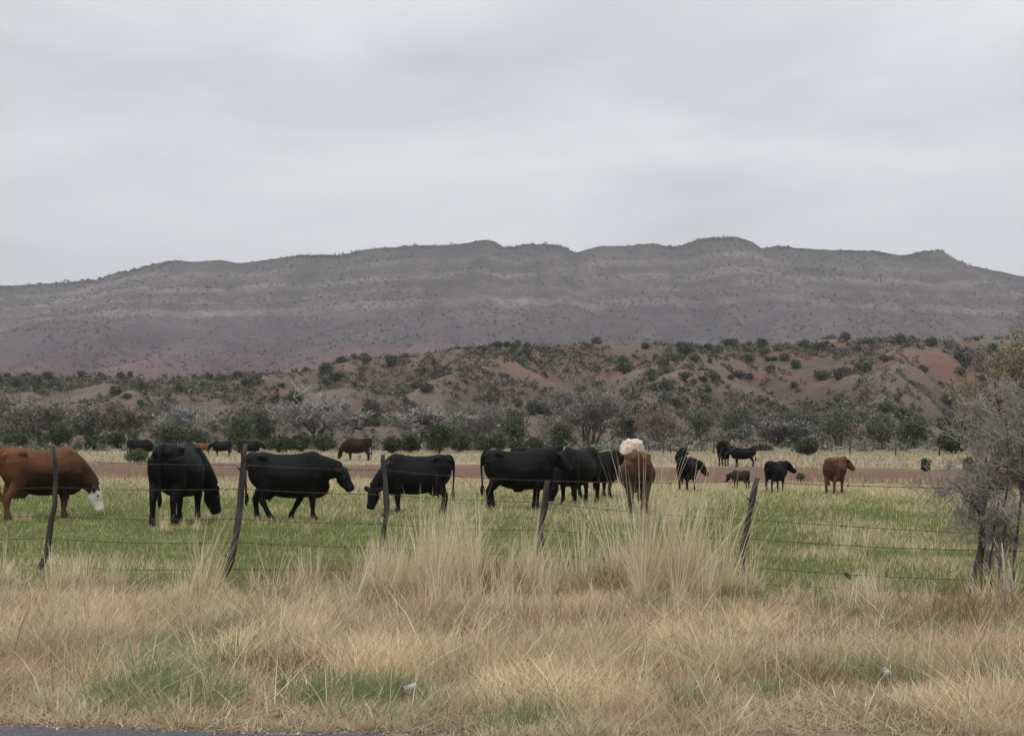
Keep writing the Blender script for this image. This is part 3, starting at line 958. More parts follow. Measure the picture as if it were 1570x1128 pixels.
    tpts = [Vector((tx + 0.10, 0, 1.32)), Vector((tx + 0.01, 0, 1.30)), Vector((tx - 0.055, tail_swing * 0.1, 1.18)), Vector((tx - 0.065, tail_swing * 0.3, 0.95)), Vector((tx - 0.05, tail_swing * 0.7, 0.70)), Vector((tx - 0.04, tail_swing, tl))]
    g.tube(tpts, [.05, .045, .035, .028, .024, .026], 8)
    if udder:
        g.tube([(-0.34, 0, 0.62), (-0.36, 0, 0.52), (-0.38, 0, 0.44), (-0.38, 0, 0.41)], [.13, .15, .11, .05], 10)
        for sx_ in (-1, 1):
            for fx_ in (-0.45, -0.32):
                g.tube([(fx_, sx_ * 0.06, 0.46), (fx_, sx_ * 0.065, 0.36)], [.02, .016], 6)
    if sheath:
        g.tube([(-0.05, 0, 0.52), (-0.02, 0, 0.44), (0.10, 0, 0.43), (0.16, 0, 0.47)], [.08, .06, .05, .04], 8)
    raw = mesh_from('body', g.v, g.f, True)
    tmp = bpy.data.objects.new('tmp', raw); COL.objects.link(tmp)
    rm = tmp.modifiers.new('r', 'REMESH'); rm.mode = 'VOXEL'; rm.voxel_size = voxel; rm.use_smooth_shade = True
    sm = tmp.modifiers.new('s', 'SMOOTH'); sm.factor = 0.5; sm.iterations = smooth or (4 if voxel < 0.022 else 3)
    dg = bpy.context.evaluated_depsgraph_get()
    me = bpy.data.meshes.new_from_object(tmp.evaluated_get(dg))
    bpy.data.objects.remove(tmp); bpy.data.meshes.remove(raw)
    me.name = name
    nv = len(me.vertices)
    co = np.empty(nv * 3, np.float32); me.vertices.foreach_get('co', co); co = co.reshape(-1, 3)
    tint = np.tile(np.array(coat), (nv, 1))
    lw = fbm(co[:, 0] * 3 + 9, co[:, 2] * 3 + co[:, 1] * 2, 401, 3)
    tint *= (0.85 + 0.3 * lw)[:, None]
    if patch is not None:   # darker hair low on the flanks, with some body shade painted in
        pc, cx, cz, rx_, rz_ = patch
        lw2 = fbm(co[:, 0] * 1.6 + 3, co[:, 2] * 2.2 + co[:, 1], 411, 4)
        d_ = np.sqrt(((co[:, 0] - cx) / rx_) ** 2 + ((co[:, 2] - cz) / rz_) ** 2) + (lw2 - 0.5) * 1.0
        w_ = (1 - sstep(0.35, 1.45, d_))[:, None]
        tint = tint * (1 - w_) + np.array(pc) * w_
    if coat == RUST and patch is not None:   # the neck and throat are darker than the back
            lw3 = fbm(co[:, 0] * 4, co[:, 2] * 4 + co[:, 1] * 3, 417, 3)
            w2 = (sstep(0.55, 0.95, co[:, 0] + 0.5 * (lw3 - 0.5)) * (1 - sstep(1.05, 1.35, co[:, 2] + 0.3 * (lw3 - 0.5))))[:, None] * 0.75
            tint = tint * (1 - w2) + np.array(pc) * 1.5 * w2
    tint = np.where((co[:, 2] < 0.06)[:, None], np.array([0.02, 0.018, 0.016]), tint)
    if white_face:
        rel = co - np.array(poll)
        along = rel @ np.array(hd); perp = np.linalg.norm(rel - along[:, None] * np.array(hd), axis=1)
        upc = rel @ np.array(hup); lt = np.abs(rel @ np.array(lat))
        wob = 0.10 * (fbm(co[:, 0] * 14, co[:, 2] * 14 + co[:, 1] * 9, 433, 2) - 0.5)
        w_ = (perp < 0.21) & (along > 0.09 + wob - 0.20 * (lt < 0.055 + 0.4 * wob) * (upc > 0.02)) & (along < 0.7) & (lt < 0.16)
        if white_face == 'patch': w_ = (perp < 0.2) & (along > 0.02) & (along < 0.30) & (upc > 0.0) & (lt < 0.09)
        if white_face == 'poll': w_ = (perp < 0.2) & (along > -0.12) & (along < 0.16) & (lt < 0.13) & (upc > -0.08)
        tint[w_] = np.array(WHITE)
        if white_face is True:
            nose = (along > 0.47 * hs) & (perp < 0.12)
            tint[nose] = np.array([0.38, 0.25, 0.21])
    set_col(me, tint)
    me.materials.append(M_COAT)
    root = obj(name, me)
    for s_ in (-1, 1):
        eg = Geo()
        ep = poll + hd * 0.17 * hs + lat * s_ * 0.108 * hs + hup * 0.035
        vs_, fs_ = [], []
        for i_ in range(5):
            for k_ in range(8):
                th = math.pi * i_ / 4; ph = 2 * math.pi * k_ / 8
                vs_.append(ep + Vector((math.sin(th) * math.cos(ph), math.sin(th) * math.sin(ph), math.cos(th))) * 0.024)
        for i_ in range(4):
            for k_ in range(8):
                fs_.append((i_ * 8 + k_, (i_ + 1) * 8 + k_, (i_ + 1) * 8 + (k_ + 1) % 8, i_ * 8 + (k_ + 1) % 8))
        eg.add(vs_, fs_)
        obj('eye', eg.mesh('eye'), M_EYE, root)
    # tail switch: a brush of hair at the tip
    hg = Geo(); rr = random.Random(int(px))
    tip = tpts[-1]
    tc_ = tuple(np.array(coat) * (0.8 if coat != RUST else 0.95))
    for k in range(26):
        a_ = rr.uniform(0, 6.28); q_ = rr.uniform(0.0, 0.03)
        p0 = tip + Vector((math.cos(a_) * q_, math.sin(a_) * q_, 0.08))
        p1 = p0 + Vector((math.cos(a_) * q_ * 0.8, math.sin(a_) * q_ * 0.8, -0.12)); p2 = p0 + Vector((math.cos(a_) * q_ * 0.3, math.sin(a_) * q_ * 0.3, -0.17 - 0.09 * rr.random()))
        hg.tube([p0, p1, p2], [.007, .007, .002], 4, col=tc_)
    obj('tail_switch', hg.mesh('tail_switch'), M_COAT, root)
    p = G(px, py, z)
    s = height / 1.37
    root.location = (p.x, p.y, float(gz(p.x, p.y)) - 0.012)
    root.rotation_euler = (0, 0, R(yaw)); root.scale = (s, s, s)
    tag(root, label, cat, group)
    return root


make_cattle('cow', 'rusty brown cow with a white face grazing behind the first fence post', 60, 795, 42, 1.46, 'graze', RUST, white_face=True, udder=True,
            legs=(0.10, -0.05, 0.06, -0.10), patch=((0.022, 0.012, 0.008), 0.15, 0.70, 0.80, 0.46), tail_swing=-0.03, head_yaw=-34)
make_cattle('cow', 'black cow grazing with its rump turned to the road, one ear out', 272, 803, 80, 1.55, 'graze', BLACK, legs=(0.0, 0.10, -0.12, 0.05), head_yaw=-48, fat=1.10, long=0.92)
make_cattle('cow', 'black cow walking with lowered head and crossing legs', 438, 797, 3, 1.37, 'low', BLACK, legs=(-0.42, 0.10, 0.02, 0.34), udder=True, head_yaw=-18, fat=1.05, tail_swing=0.02)
make_cattle('cow', 'black cow grazing leftward with its head behind the third fence post', 642, 786, 176, 1.30, 'graze', BLACK, legs=(0.0, 0.04, 0.0, 0.10), udder=True, head_yaw=48)
make_cattle('cow', 'black cow standing broadside behind the fourth fence post', 792, 780, 8, 1.37, 'level', BLACK, legs=(0.04, -0.10, 0.10, -0.06), sheath=True)
make_cattle('cow', 'black cow facing the road, chest on, beside the broadside black cow', 888, 772, 238, 1.40, 'graze', BLACK, legs=(0, 0.05, 0, 0), head_yaw=-20, fat=1.05, cat='cow')
make_cattle('cow', 'black cow half hidden, its head poking out right of the cluster', 910, 762, 30, 1.26, 'level', BLACK, legs=(0, 0, 0, 0.05), head_yaw=10, voxel=0.024)
make_cattle('cow', 'black cow with a white poll mostly hidden behind the broadside cow', 822, 752, 12, 1.33, 'level', BLACK, white_face='poll', voxel=0.024, head_yaw=30)
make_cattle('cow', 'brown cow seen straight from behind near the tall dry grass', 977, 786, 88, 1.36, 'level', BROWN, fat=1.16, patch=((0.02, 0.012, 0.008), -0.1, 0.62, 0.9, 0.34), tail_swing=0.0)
make_cattle('cow', 'cream coloured cow showing only its pale back behind the brown cow', 969, 735, 98, 1.50, 'graze', CREAM, voxel=0.022, smooth=16)
make_cattle('cow', 'black cow grazing away behind the tall dry grass', 1054, 752, 68, 1.02, 'low', BLACK, head_yaw=-60, voxel=0.028)
make_cattle('cow', 'black cow whose raised head shows above the cow in the tall grass', 1044, 724, 262, 0.98, 'high', BLACK, head_yaw=50, voxel=0.03)
make_cattle('cow', 'black mother cow standing end on in front of the grey brush', 1110, 714, 74, 1.33, 'low', BLACK, voxel=0.03, head_yaw=-20)
make_cattle('calf', 'black half-grown calf reaching under the end-on black mother', 1141, 716, 177, 0.98, 'low', BLACK, cat='calf', calf=True, voxel=0.03, legs=(0.1, -0.05, 0.05, -0.05), slim=1.08)
make_cattle('calf', 'smallest dark brown calf standing alone on the red earth', 1136, 750, 128, 0.60, 'low', (0.03, 0.02, 0.016), cat='calf', calf=True, voxel=0.035)
make_cattle('calf', 'black calf with a white patch on its cheek, between the posts', 1189, 754, 54, 0.92, 'level', BLACK, cat='calf', calf=True, white_face='patch', voxel=0.03, head_yaw=-45, slim=1.2)
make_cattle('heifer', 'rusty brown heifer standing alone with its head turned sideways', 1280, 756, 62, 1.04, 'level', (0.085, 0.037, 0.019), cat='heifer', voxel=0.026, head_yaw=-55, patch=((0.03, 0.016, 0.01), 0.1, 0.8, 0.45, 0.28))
make_cattle('cow', 'black cow grazing in the far hedge above the green weed clump', 213, 703, 6, 1.26, 'graze', BLACK, voxel=0.032)
make_cattle('calf', 'small rusty calf far off behind the grazing black cow', 312, 697, 170, 0.84, 'level', RUST, cat='calf', calf=True, voxel=0.035)
make_cattle('cow', 'far black cow left of the second fence post, by the hedge', 341, 699, 178, 1.08, 'low', BLACK, voxel=0.032)
make_cattle('cow', 'far black cow passing behind the second fence post', 382, 700, 8, 1.14, 'low', BLACK, voxel=0.032)
make_cattle('cow', 'dark reddish brown cow grazing far off between two hedge bushes', 549, 706, 176, 1.38, 'graze', (0.020, 0.011, 0.009), voxel=0.03)

# ------------------------------------------------------------------ barbed wire fence along the verge
M_WIRE, n, l, b = new_mat('rusty_wire')
t = n.new('ShaderNodeTexCoord')
l.new(ramp(n, l, noise_node(n, l, 25, 3, t.outputs['Object']), [(0.3, (0.022, 0.017, 0.014)), (0.7, (0.06, 0.042, 0.032))]), b.inputs['Base Color'])
b.inputs['Roughness'].default_value = 0.7; b.inputs['Metallic'].default_value = 0.3

POSTS = [  # pixel path from the top down, base row; last value radius
    ([(-190, 672), (-188, 760), (-192, 862)], 0.050),
    ([(81, 684), (85, 735), (83, 775), (76, 822), (70, 848), (61, 872)], 0.045),
    ([(376, 680), (372, 722), (367, 775), (361, 828), (354, 858), (342, 890)], 0.048),
    ([(588, 697), (590, 735), (593, 772), (588, 815), (583, 850), (574, 888)], 0.044),
    ([(839, 736), (835, 775), (830, 815), (826, 850), (822, 886)], 0.050),
    ([(1160, 732), (1152, 770), (1145, 810), (1139, 850), (1134, 902)], 0.050),
    ([(1612, 742), (1606, 820), (1600, 914)], 0.050),
]
fence = empty('barbed_wire_fence', G(785, 890))
fence_loc = Vector(fence.location)
fpx = []
for k, (path, r) in enumerate(POSTS):
    bx_, by_ = path[-1]
    base = G(bx_, by_)
    pts = [at_depth(px, py, base.y) for px, py in path]
    g = random.Random(50 + k)
    ref = []
    for i in range(len(pts) - 1):
        for s_ in (0, 0.5):
            p = pts[i].lerp(pts[i + 1], s_) + Vector((g.gauss(0, 0.006), g.gauss(0, 0.012), 0)); ref.append(p)
    ref.append(pts[-1]); ref.append(pts[-1] + (pts[-1] - pts[-2]).normalized() * 0.25)
    rad = [0.86 * r * g.uniform(0.74, 1.14) * (0.82 + 0.25 * i / len(ref)) for i in range(len(ref))]
    rad[0] *= 0.8
    G_ = Geo(); G_.tube([p - fence_loc for p in ref], [(a_ * g.uniform(0.9, 1.1), a_) for a_ in rad], 9)
    for q in range(2):   # stubs of cut branches
        i = g.randint(1, len(ref) - 3); d = Vector((g.uniform(-1, 1), g.uniform(-1, 0.2), 0.5)).normalized()
        p = ref[i] - fence_loc; G_.tube([p, p + d * 0.06, p + d * g.uniform(0.08, 0.12)], [0.018, 0.014, 0.008], 5)
    obj('post', G_.mesh('post'), M_POST, fence)
    fpx.append((base.y, path))


def post_x(path, py):
    ys_ = [q[1] for q in path]; xs_ = [q[0] for q in path]
    return float(np.interp(py, ys_, xs_))


WIRES = [[(-190, 694), (81, 704), (376, 712), (588, 720), (839, 737), (1160, 738), (1612, 748)],
         [(-190, 745), (81, 747), (376, 749), (588, 758), (839, 770), (1160, 796), (1612, 822)],
         [(-190, 790), (81, 791), (376, 795), (588, 803), (839, 812), (1160, 825), (1612, 845)],
         [(-190, 822), (81, 825), (376, 831), (588, 840), (839, 850), (1160, 868), (1612, 892)],
         [(-190, 860), (81, 866), (376, 872), (588, 872), (839, 878), (1160, 893), (1612, 912)]]
for w_, row in enumerate(WIRES):
    P_ = []
    for k, (dep, path) in enumerate(fpx):
        py = row[k][1]
        P_.append(at_depth(post_x(path, py), py, dep - 0.045))
    Gw = Geo(); g = random.Random(80 + w_)
    pts = []
    for k in range(len(P_) - 1):
        sag = (P_[k + 1] - P_[k]).length * g.uniform(0.004, 0.012)
        for i in range(14):
            t_ = i / 14
            p = P_[k].lerp(P_[k + 1], t_); p.z -= sag * 4 * t_ * (1 - t_); pts.append(p)
    pts.append(P_[-1])
    Gw.tube([p - fence_loc for p in pts], [0.0035] * len(pts), 5)
    for i in range(len(pts) - 1):      # barbs, twisted round the strand
        nb = max(1, int((pts[i + 1] - pts[i]).length / 0.13))
        for j in range(nb):
            c_ = pts[i].lerp(pts[i + 1], (j + 0.5) / nb) - fence_loc
            a_ = g.uniform(0, 3.14); d = Vector((0.3, math.cos(a_), math.sin(a_))).normalized() * 0.017
            Gw.tube([c_ - d, c_ + d], [0.0025, 0.0025], 4)
            d2 = Vector((-0.3, math.sin(a_), -math.cos(a_))).normalized() * 0.017
            Gw.tube([c_ - d2, c_ + d2], [0.0025, 0.0025], 4)
    obj('barbed_wire', Gw.mesh('barbed_wire'), M_WIRE, fence)
tag(fence, 'sagging barbed wire fence on crooked juniper posts along the roadside', 'fence')

# far boundary fence beyond the straw strip
far = empty('wire_fence', G(1200, 694))
fl = Vector(far.location)
FP = [(994, 694, 676), (1017, 695, 683), (1028, 695, 684), (1094, 695, 672), (1303, 697, 670), (1373, 699, 678), (1440, 699, 680), (1520, 699, 680)]
tops = []
for px, py, top in FP:
    bse = G(px, py); tp = at_depth(px, top, bse.y)
    Gp = Geo(); Gp.tube([bse - fl + Vector((0, 0, -0.2)), (bse + tp) / 2 - fl + Vector((0.02, 0, 0)), tp - fl], [0.06, 0.055, 0.05], 6)
    obj('post', Gp.mesh('post'), M_POST, far); tops.append((bse, tp))
for f_ in (0.35, 0.6, 0.88):
    Gp = Geo(); Gp.tube([b_.lerp(t_, f_) - fl for b_, t_ in tops], [0.006] * len(tops), 4)
    obj('wire', Gp.mesh('wire'), M_WIRE, far)
tag(far, 'distant wire fence on thin posts along the far edge of the field', 'fence')

# ------------------------------------------------------------------ bare thicket at the right edge, by the fence
def near_tree(label, stems, seed, c0, name='bare_thicket', leaf=None, bark=M_BARK, twig=0.0028, depth=6, ln0=0.55, kids=(3, 4), spread=0.8, cat='tree', up=0.25, cut=None):
    base = stems[0][0][0]
    root = empty(name, base)
    g = random.Random(seed)
    T, C = Geo(), Geo()

    def grow(p, d, ln, r, lev):
        pts = [p]; rad = [r]; q = p; dd = d
        for k in range(3):
            dd = (dd + Vector((g.gauss(0, 1), g.gauss(0, 1), g.gauss(0, 1) + up * 0.4)) * 0.22).normalized()
            q = q + dd * (ln / 3); pts.append(q); rad.append(max(twig, r * (1 - 0.18 * (k + 1))))
        (C if lev >= 2 else T).tube([x_ - base for x_ in pts], rad, 5 if lev < 2 else 3, cap=False, col=(1, 1, 1))
        if lev >= depth: return
        for k in range(g.randint(*kids)):
            a = g.randint(1, 3); side = Vector((g.gauss(0, 1), g.gauss(0, 1), g.gauss(0, 0.8))).normalized()
            nd = (dd * g.uniform(0.4, 1.0) + side * spread * g.uniform(0.5, 1.2) + Vector((0, 0, up * 0.3))).normalized()
            grow(pts[a], nd, ln * g.uniform(0.6, 0.9), max(twig, rad[a] * g.uniform(0.45, 0.7)), lev + 1)

    for pts, r in stems:
        pl = []
        for i in range(len(pts) - 1):
            for k in range(3): pl.append(pts[i].lerp(pts[i + 1], k / 3) + Vector((g.gauss(0, 0.012), g.gauss(0, 0.012), 0)))
        pl.append(pts[-1])
        pl[0] = pl[0] - Vector((0, 0, 0.15))
        rad = [max(0.006, r * (1.15 - 0.75 * i / (len(pl) - 1)) * g.uniform(0.92, 1.08)) for i in range(len(pl))]
        T.tube([p - base for p in pl], rad, 8, cap=True, col=(1, 1, 1))
        for i in range(len(pl) // 3, len(pl)):
            for k in range(1 + (i == len(pl) - 1) * 2):
                side = Vector((g.gauss(0, 1), g.gauss(0, 1), g.gauss(0, 0.5) + 0.5)).normalized()
                grow(pl[i], side, ln0 * g.uniform(0.6, 1.1), rad[i] * 0.5, 2)
    tint_geo(T, (1, 1, 1), 0, seed); T.c = []
    obj('trunk', T.mesh('trunk'), bark, root)
    tint_geo(C, c0, 0.3, seed)
    A = np.array(C.v); V = A; cc = np.array(C.c); loops = [i for f_ in C.f for i in f_]; counts = [len(f_) for f_ in C.f]
    if leaf is not None:
        rg = np.random.default_rng(seed)
        pick = A[rg.integers(0, len(A), leaf[0])]
        V = np.concatenate([A, (pick[:, None] + rg.normal(size=(leaf[0], 3, 3)) * leaf[1]).reshape(-1, 3)])
        loops = loops + list(range(len(A), len(V))); counts = counts + [3] * leaf[0]
        cc = np.concatenate([cc, np.repeat(np.array(leaf[2]) * rg.uniform(0.7, 1.3, (leaf[0], 1)), 3, 0)])
    obj('crown', np_mesh('crown', V, loops, counts, cc), M_TWIG, root)
    tag(root, label, cat)
    return root


def stem(pxs_, y): return [at_depth(px, py, y) for px, py in pxs_]


d0 = G(1490, 912).y
near_tree('grey leafless thicket with a dark leaning trunk against the roadside fence', [
    (stem([(1488, 914), (1497, 862), (1507, 806), (1511, 750), (1512, 700)], d0), 0.034),
    (stem([(1500, 880), (1512, 830), (1500, 785), (1476, 752), (1462, 742)], d0 + 0.2), 0.022),
    (stem([(1532, 925), (1534, 860), (1541, 780), (1546, 700), (1542, 640)], d0 - 0.4), 0.018),
    (stem([(1556, 926), (1553, 870), (1562, 790), (1570, 700), (1564, 630)], d0 - 0.3), 0.020),
    (stem([(1585, 930), (1588, 860), (1580, 770), (1592, 690), (1596, 620)], d0 - 0.2), 0.022),
    (stem([(1518, 922), (1516, 880), (1522, 830), (1530, 770), (1524, 720)], d0 - 0.1), 0.015)], 5, (0.30, 0.275, 0.245), ln0=0.25, depth=6, kids=(3, 4), twig=0.0022)
d1 = G(1600, 850).y
near_tree('yellow-green budding tree rising behind the leafless thicket', [
    (stem([(1590, 852), (1580, 780), (1572, 700), (1566, 620), (1560, 560)], d1), 0.085),
    (stem([(1600, 852), (1620, 760), (1635, 680), (1650, 600)], d1 + 0.4), 0.085),
    (stem([(1585, 800), (1560, 720), (1540, 660), (1528, 600)], d1 + 0.1), 0.05)], 15, (0.14, 0.125, 0.09), name='budding_tree', leaf=(10000, 0.015, (0.25, 0.225, 0.115)), ln0=0.58, twig=0.0035, depth=6, kids=(2, 4))

# pale dead stalks standing in front of the thicket
M_STALK = plant_mat('dead_stalk', 0.1)
for k, (a_, b_) in enumerate([((1541, 948), (1536, 832)), ((1556, 946), (1546, 858))]):
    p0 = G(*a_); p1 = at_depth(b_[0], b_[1], p0.y)
    Gs = Geo(); mid = p0.lerp(p1, 0.55) + Vector((0.015, 0, 0))
    Gs.tube([Vector((0, 0, -0.1)), mid - p0, p1 - p0], [0.014, 0.012, 0.006], 6, col=(0.36, 0.31, 0.25))
    for q in range(5):
        f_ = 0.35 + 0.13 * q; s_ = (p1 - p0) * f_; sg = 1 if q % 2 else -1
        Gs.tube([s_, s_ + Vector((0.05 * sg, 0.02, 0.07)), s_ + Vector((0.07 * sg, 0.03, 0.15))], [0.006, 0.004, 0.002], 4, col=(0.34, 0.29, 0.23))
    o = obj('dead_stalk', Gs.mesh('dead_stalk'), M_STALK, None, p0)
    tag(o, 'thick pale dead weed stalk standing before the leafless thicket', 'weed stalk', 'dead stalks by the thicket')


# ------------------------------------------------------------------ grasses
def blades(name, x, y, h, w, col, lean=0.35, curl=0.5, segs=2, zoff=-0.02, seed=1, wind=(0.08, 0.0), base_z=None, out=None):
    """every blade a real tapered strip; returns mesh"""
    g = np.random.default_rng(seed)
    n_ = len(x)
    z = (gz(x, y) if base_z is None else base_z) + zoff
    a = g.uniform(0, 2 * np.pi, n_)
    ln = np.abs(g.normal(0, lean, n_))
    dx = np.cos(a) * ln + wind[0]; dy = np.sin(a) * ln + wind[1]
    if out is not None: dx = dx + out[0]; dy = dy + out[1]; ln = np.hypot(dx, dy)
    b_ = g.uniform(0, 2 * np.pi, n_)
    sx_, sy_ = np.cos(b_) * w / 2, np.sin(b_) * w / 2 * 0.6
    cu = np.abs(g.normal(0, curl, n_))
    V = []
    for k in range(segs):
        t_ = k / segs
        hx = x + dx * h * t_ * (1 + cu * t_); hy = y + dy * h * t_ * (1 + cu * t_); hz = z + h * t_ * (1 - 0.35 * cu * t_ * ln)
        wd = 1 - 0.55 * t_
        V.append(np.stack([hx - sx_ * wd, hy - sy_ * wd, hz], -1)); V.append(np.stack([hx + sx_ * wd, hy + sy_ * wd, hz], -1))
    V.append(np.stack([x + dx * h * (1 + cu), y + dy * h * (1 + cu), z + h * (1 - 0.35 * cu * ln)], -1))
    nv = len(V)
    V = np.stack(V, 1).reshape(-1, 3)
    base_i = np.arange(n_)[:, None] * nv
    lp, ct = [], []
    rows = []
    for k in range(segs - 1):
        rows.append(np.array([2 * k, 2 * k + 1, 2 * k + 3, 2 * k + 2]))
    tri = np.array([2 * (segs - 1), 2 * (segs - 1) + 1, 2 * segs])
    patt = np.concatenate(rows + [tri]) if rows else tri
    cpat = np.array([4] * (segs - 1) + [3])
    loops = (base_i + patt[None, :]).reshape(-1)
    counts = np.tile(cpat, n_)
    cc = np.repeat(col, nv, 0)
    return np_mesh(name, V, loops, counts, cc)


def mixcol(n_, cols, probs, g, var=0.2):
    k = g.choice(len(cols), n_, p=np.array(probs) / sum(probs))
    return np.array(cols)[k] * g.uniform(1 - var, 1 + var, (n_, 1))


g = np.random.default_rng(21)
STRAW = [(0.64, 0.53, 0.335), (0.57, 0.45, 0.275), (0.46, 0.35, 0.21), (0.72, 0.63, 0.455), (0.27, 0.20, 0.125), (0.50, 0.355, 0.22)]
PS = [0.27, 0.22, 0.15, 0.17, 0.10, 0.09]

# green tufts by the road: (pixel, spread m, amount)
GREEN_SPOTS = [(225, 1078, 0.36, 1.0), (262, 1055, 0.30, 0.8), (190, 1090, 0.25, 0.7), (345, 1090, 0.20, 0.9), (535, 1085, 0.30, 1.0), (600, 1085, 0.28, 1.0), (505, 1095, 0.2, 0.7),
               (1060, 1110, 0.10, 0.9), (290, 990, 0.35, 0.6), (270, 1020, 0.4, 0.5), (860, 1010, 0.3, 0.25), (1330, 1045, 0.3, 0.5), (1390, 1045, 0.25, 0.35), (1160, 1080, 0.15, 0.4),
               (1545, 1060, 0.3, 0.5), (180, 1030, 0.3, 0.35), (800, 1120, 0.3, 0.3), (590, 900, 0.4, 0.4), (1130, 920, 0.5, 0.4), (1400, 950, 0.6, 0.3)] + [(g.uniform(20, 1550), g.uniform(930, 1085), g.uniform(0.10, 0.28), g.uniform(0.15, 0.45)) for _ in range(26)]


def green_amount(x, y):
    s = np.zeros_like(x)
    for px, py, r_, a_ in GREEN_SPOTS:
        p = G(px, py, -0.06)
        s = np.maximum(s, a_ * np.exp(-(((x - p.x) / r_) ** 2 + ((y - p.y) / (r_ * 1.5)) ** 2)))
    return s


# dry verge between the road and the fence: tufts of blades fanning out, plus loose single blades
nt = 15500; per = 19
ty = 7.6 + (18.3 - 7.6) * g.random(nt) ** 1.15
tx = g.uniform(-1, 1, nt) * (0.375 * ty + 0.8)
tsize = g.gamma(3.0, 0.33, nt)
thue = mixcol(nt, STRAW, PS, g, 0.22)
big = g.random(nt) < 0.05
tsize = np.where(big, tsize * 1.7 + 0.6, tsize)
ang = g.uniform(0, 2 * np.pi, (nt, per)); rad = np.abs(g.normal(0, 0.045, (nt, per))) * tsize[:, None]
x = (tx[:, None] + np.cos(ang) * rad).ravel(); y = (ty[:, None] + np.sin(ang) * rad).ravel()
tilt = (0.25 + 4.0 * rad)
outx = (np.cos(ang) * tilt).ravel() + np.repeat(g.normal(0, 0.30, nt), per); outy = (np.sin(ang) * tilt).ravel() + np.repeat(g.normal(0, 0.30, nt), per)
ts = np.repeat(tsize, per); tcol = np.repeat(thue, per, 0)
edge = road_edge(x) + 0.05
clumpy = fbm(x * 1.1, y * 1.1, 501, 4)
keep = (y > edge) & (g.random(len(x)) < 0.06 + 1.05 * sstep(0.37, 0.56, clumpy))
fence_y = 17.6 - (x + 5.6) * (2.0 / 11.2)
keep &= g.random(len(x)) < 1 - 0.97 * sstep(-2.3, -1.0, y - fence_y + 1.8 * (fbm(x * 0.9, y * 0.4, 505, 3) - 0.5))
fade = 1 - 0.55 * sstep(-4.0, -1.6, y - fence_y)
x, y, clumpy, edge, outx, outy, ts, tcol, fade = (v_[keep] for v_ in (x, y, clumpy, edge, outx, outy, ts, tcol, fade))
near = sstep(0, 0.9, y - edge)
h = (0.06 + 0.30 * clumpy ** 1.2 * g.uniform(0.4, 1.5, len(x)) * (0.55 + 0.5 * ts)) * (0.35 + 0.65 * near) * fade
col = 0.72 * tcol + 0.28 * mixcol(len(x), STRAW, PS, g, 0.2)
pale = fbm(x * 0.9, y * 0.7, 511, 3)[:, None]
col = col * (0.50 + 1.02 * pale) * (0.78 + 0.44 * fbm(x * 3.1, y * 2.2, 515, 3))[:, None]
rdw = (sstep(0.50, 0.66, fbm(x * 0.6 + 4, y * 0.6, 513, 3)) * 0.40)[:, None]
col = col * (1 - rdw) + np.array([0.40, 0.275, 0.165]) * rdw
shoulder = (1 - sstep(0.2, 1.0, y - edge))[:, None]
col = col * (1 - 0.45 * shoulder) + np.array([0.50, 0.44, 0.32]) * 0.45 * shoulder
grn = mixcol(len(x), [(0.16, 0.22, 0.12), (0.22, 0.27, 0.15), (0.27, 0.28, 0.13)], [0.35, 0.35, 0.3], g, 0.2)
isg = g.random(len(x)) < np.clip(green_amount(x, y) * 1.0 + 0.06 * (fbm(x * 0.7, y * 0.7, 521, 3) > 0.55), 0, 0.85)
col = np.where(isg[:, None], grn, col)
h = np.where(isg, h * 0.95 + 0.05, h)
w = 0.003 + 0.010 * g.random(len(x)) ** 2
me = blades('verge_grass', x, y, h, w, col, lean=0.30, curl=0.7, segs=2, seed=31, out=(outx, outy))
tag(obj('verge_grass', me, M_GRASS), 'dry straw coloured grass with green tufts covering the roadside verge', 'grass', kind='stuff')

# leaning and broken stalks lying through the verge
n_ = 6500
y = 8.2 + 8.6 * g.random(n_); x = g.uniform(-1, 1, n_) * (0.375 * y + 0.6)
k = (y > road_edge(x) + 0.35) & (y < 15.6 - (x + 5.6) * (2.0 / 11.2) + g.normal(0, 0.4, n_)) & (fbm(x * 0.8, y * 0.8, 519, 3) > 0.40)
x, y = x[k], y[k]
col = mixcol(len(x), [(0.66, 0.57, 0.41), (0.56, 0.45, 0.29), (0.40, 0.28, 0.18), (0.24, 0.17, 0.11)], [0.4, 0.3, 0.18, 0.12], g, 0.2)
me = blades('loose_stalks', x, y, g.uniform(0.15, 0.42, len(x)), g.uniform(0.004, 0.0075, len(x)), col, lean=0.85, curl=0.5, segs=3, seed=37, zoff=0.02)
tag(obj('loose_stalks', me, M_GRASS), 'loose pale stalks leaning every way through the verge grass', 'grass', kind='stuff')

# fresh green tufts in the verge
X_, Y_, H_ = [], [], []
for px, py, r_, a_ in GREEN_SPOTS:
    p = G(px, py, -0.06)
    for q in range(int(14 * a_ * (r_ / 0.3))):
        cx, cy = g.normal(p.x, r_ * 0.55), g.normal(p.y, r_ * 0.7); m_ = int(g.integers(20, 60))
        if cy < road_edge(cx) + 0.12: continue
        X_.append(g.normal(cx, 0.035, m_)); Y_.append(g.normal(cy, 0.035, m_)); H_.append(g.uniform(0.09, 0.24, m_) * g.uniform(0.7, 1.2))
x, y, h = map(np.concatenate, (X_, Y_, H_))
col = mixcol(len(x), [(0.155, 0.205, 0.10), (0.205, 0.25, 0.13), (0.27, 0.28, 0.125)], [0.45, 0.35, 0.2], g, 0.2)
me = blades('green_tufts', x, y, h, g.uniform(0.004, 0.008, len(x)), col, lean=0.38, curl=0.6, segs=2, seed=39)
tag(obj('green_tufts', me, M_GRASS), 'fresh blue-green grass tufts sprouting through the dry verge', 'grass', kind='stuff')

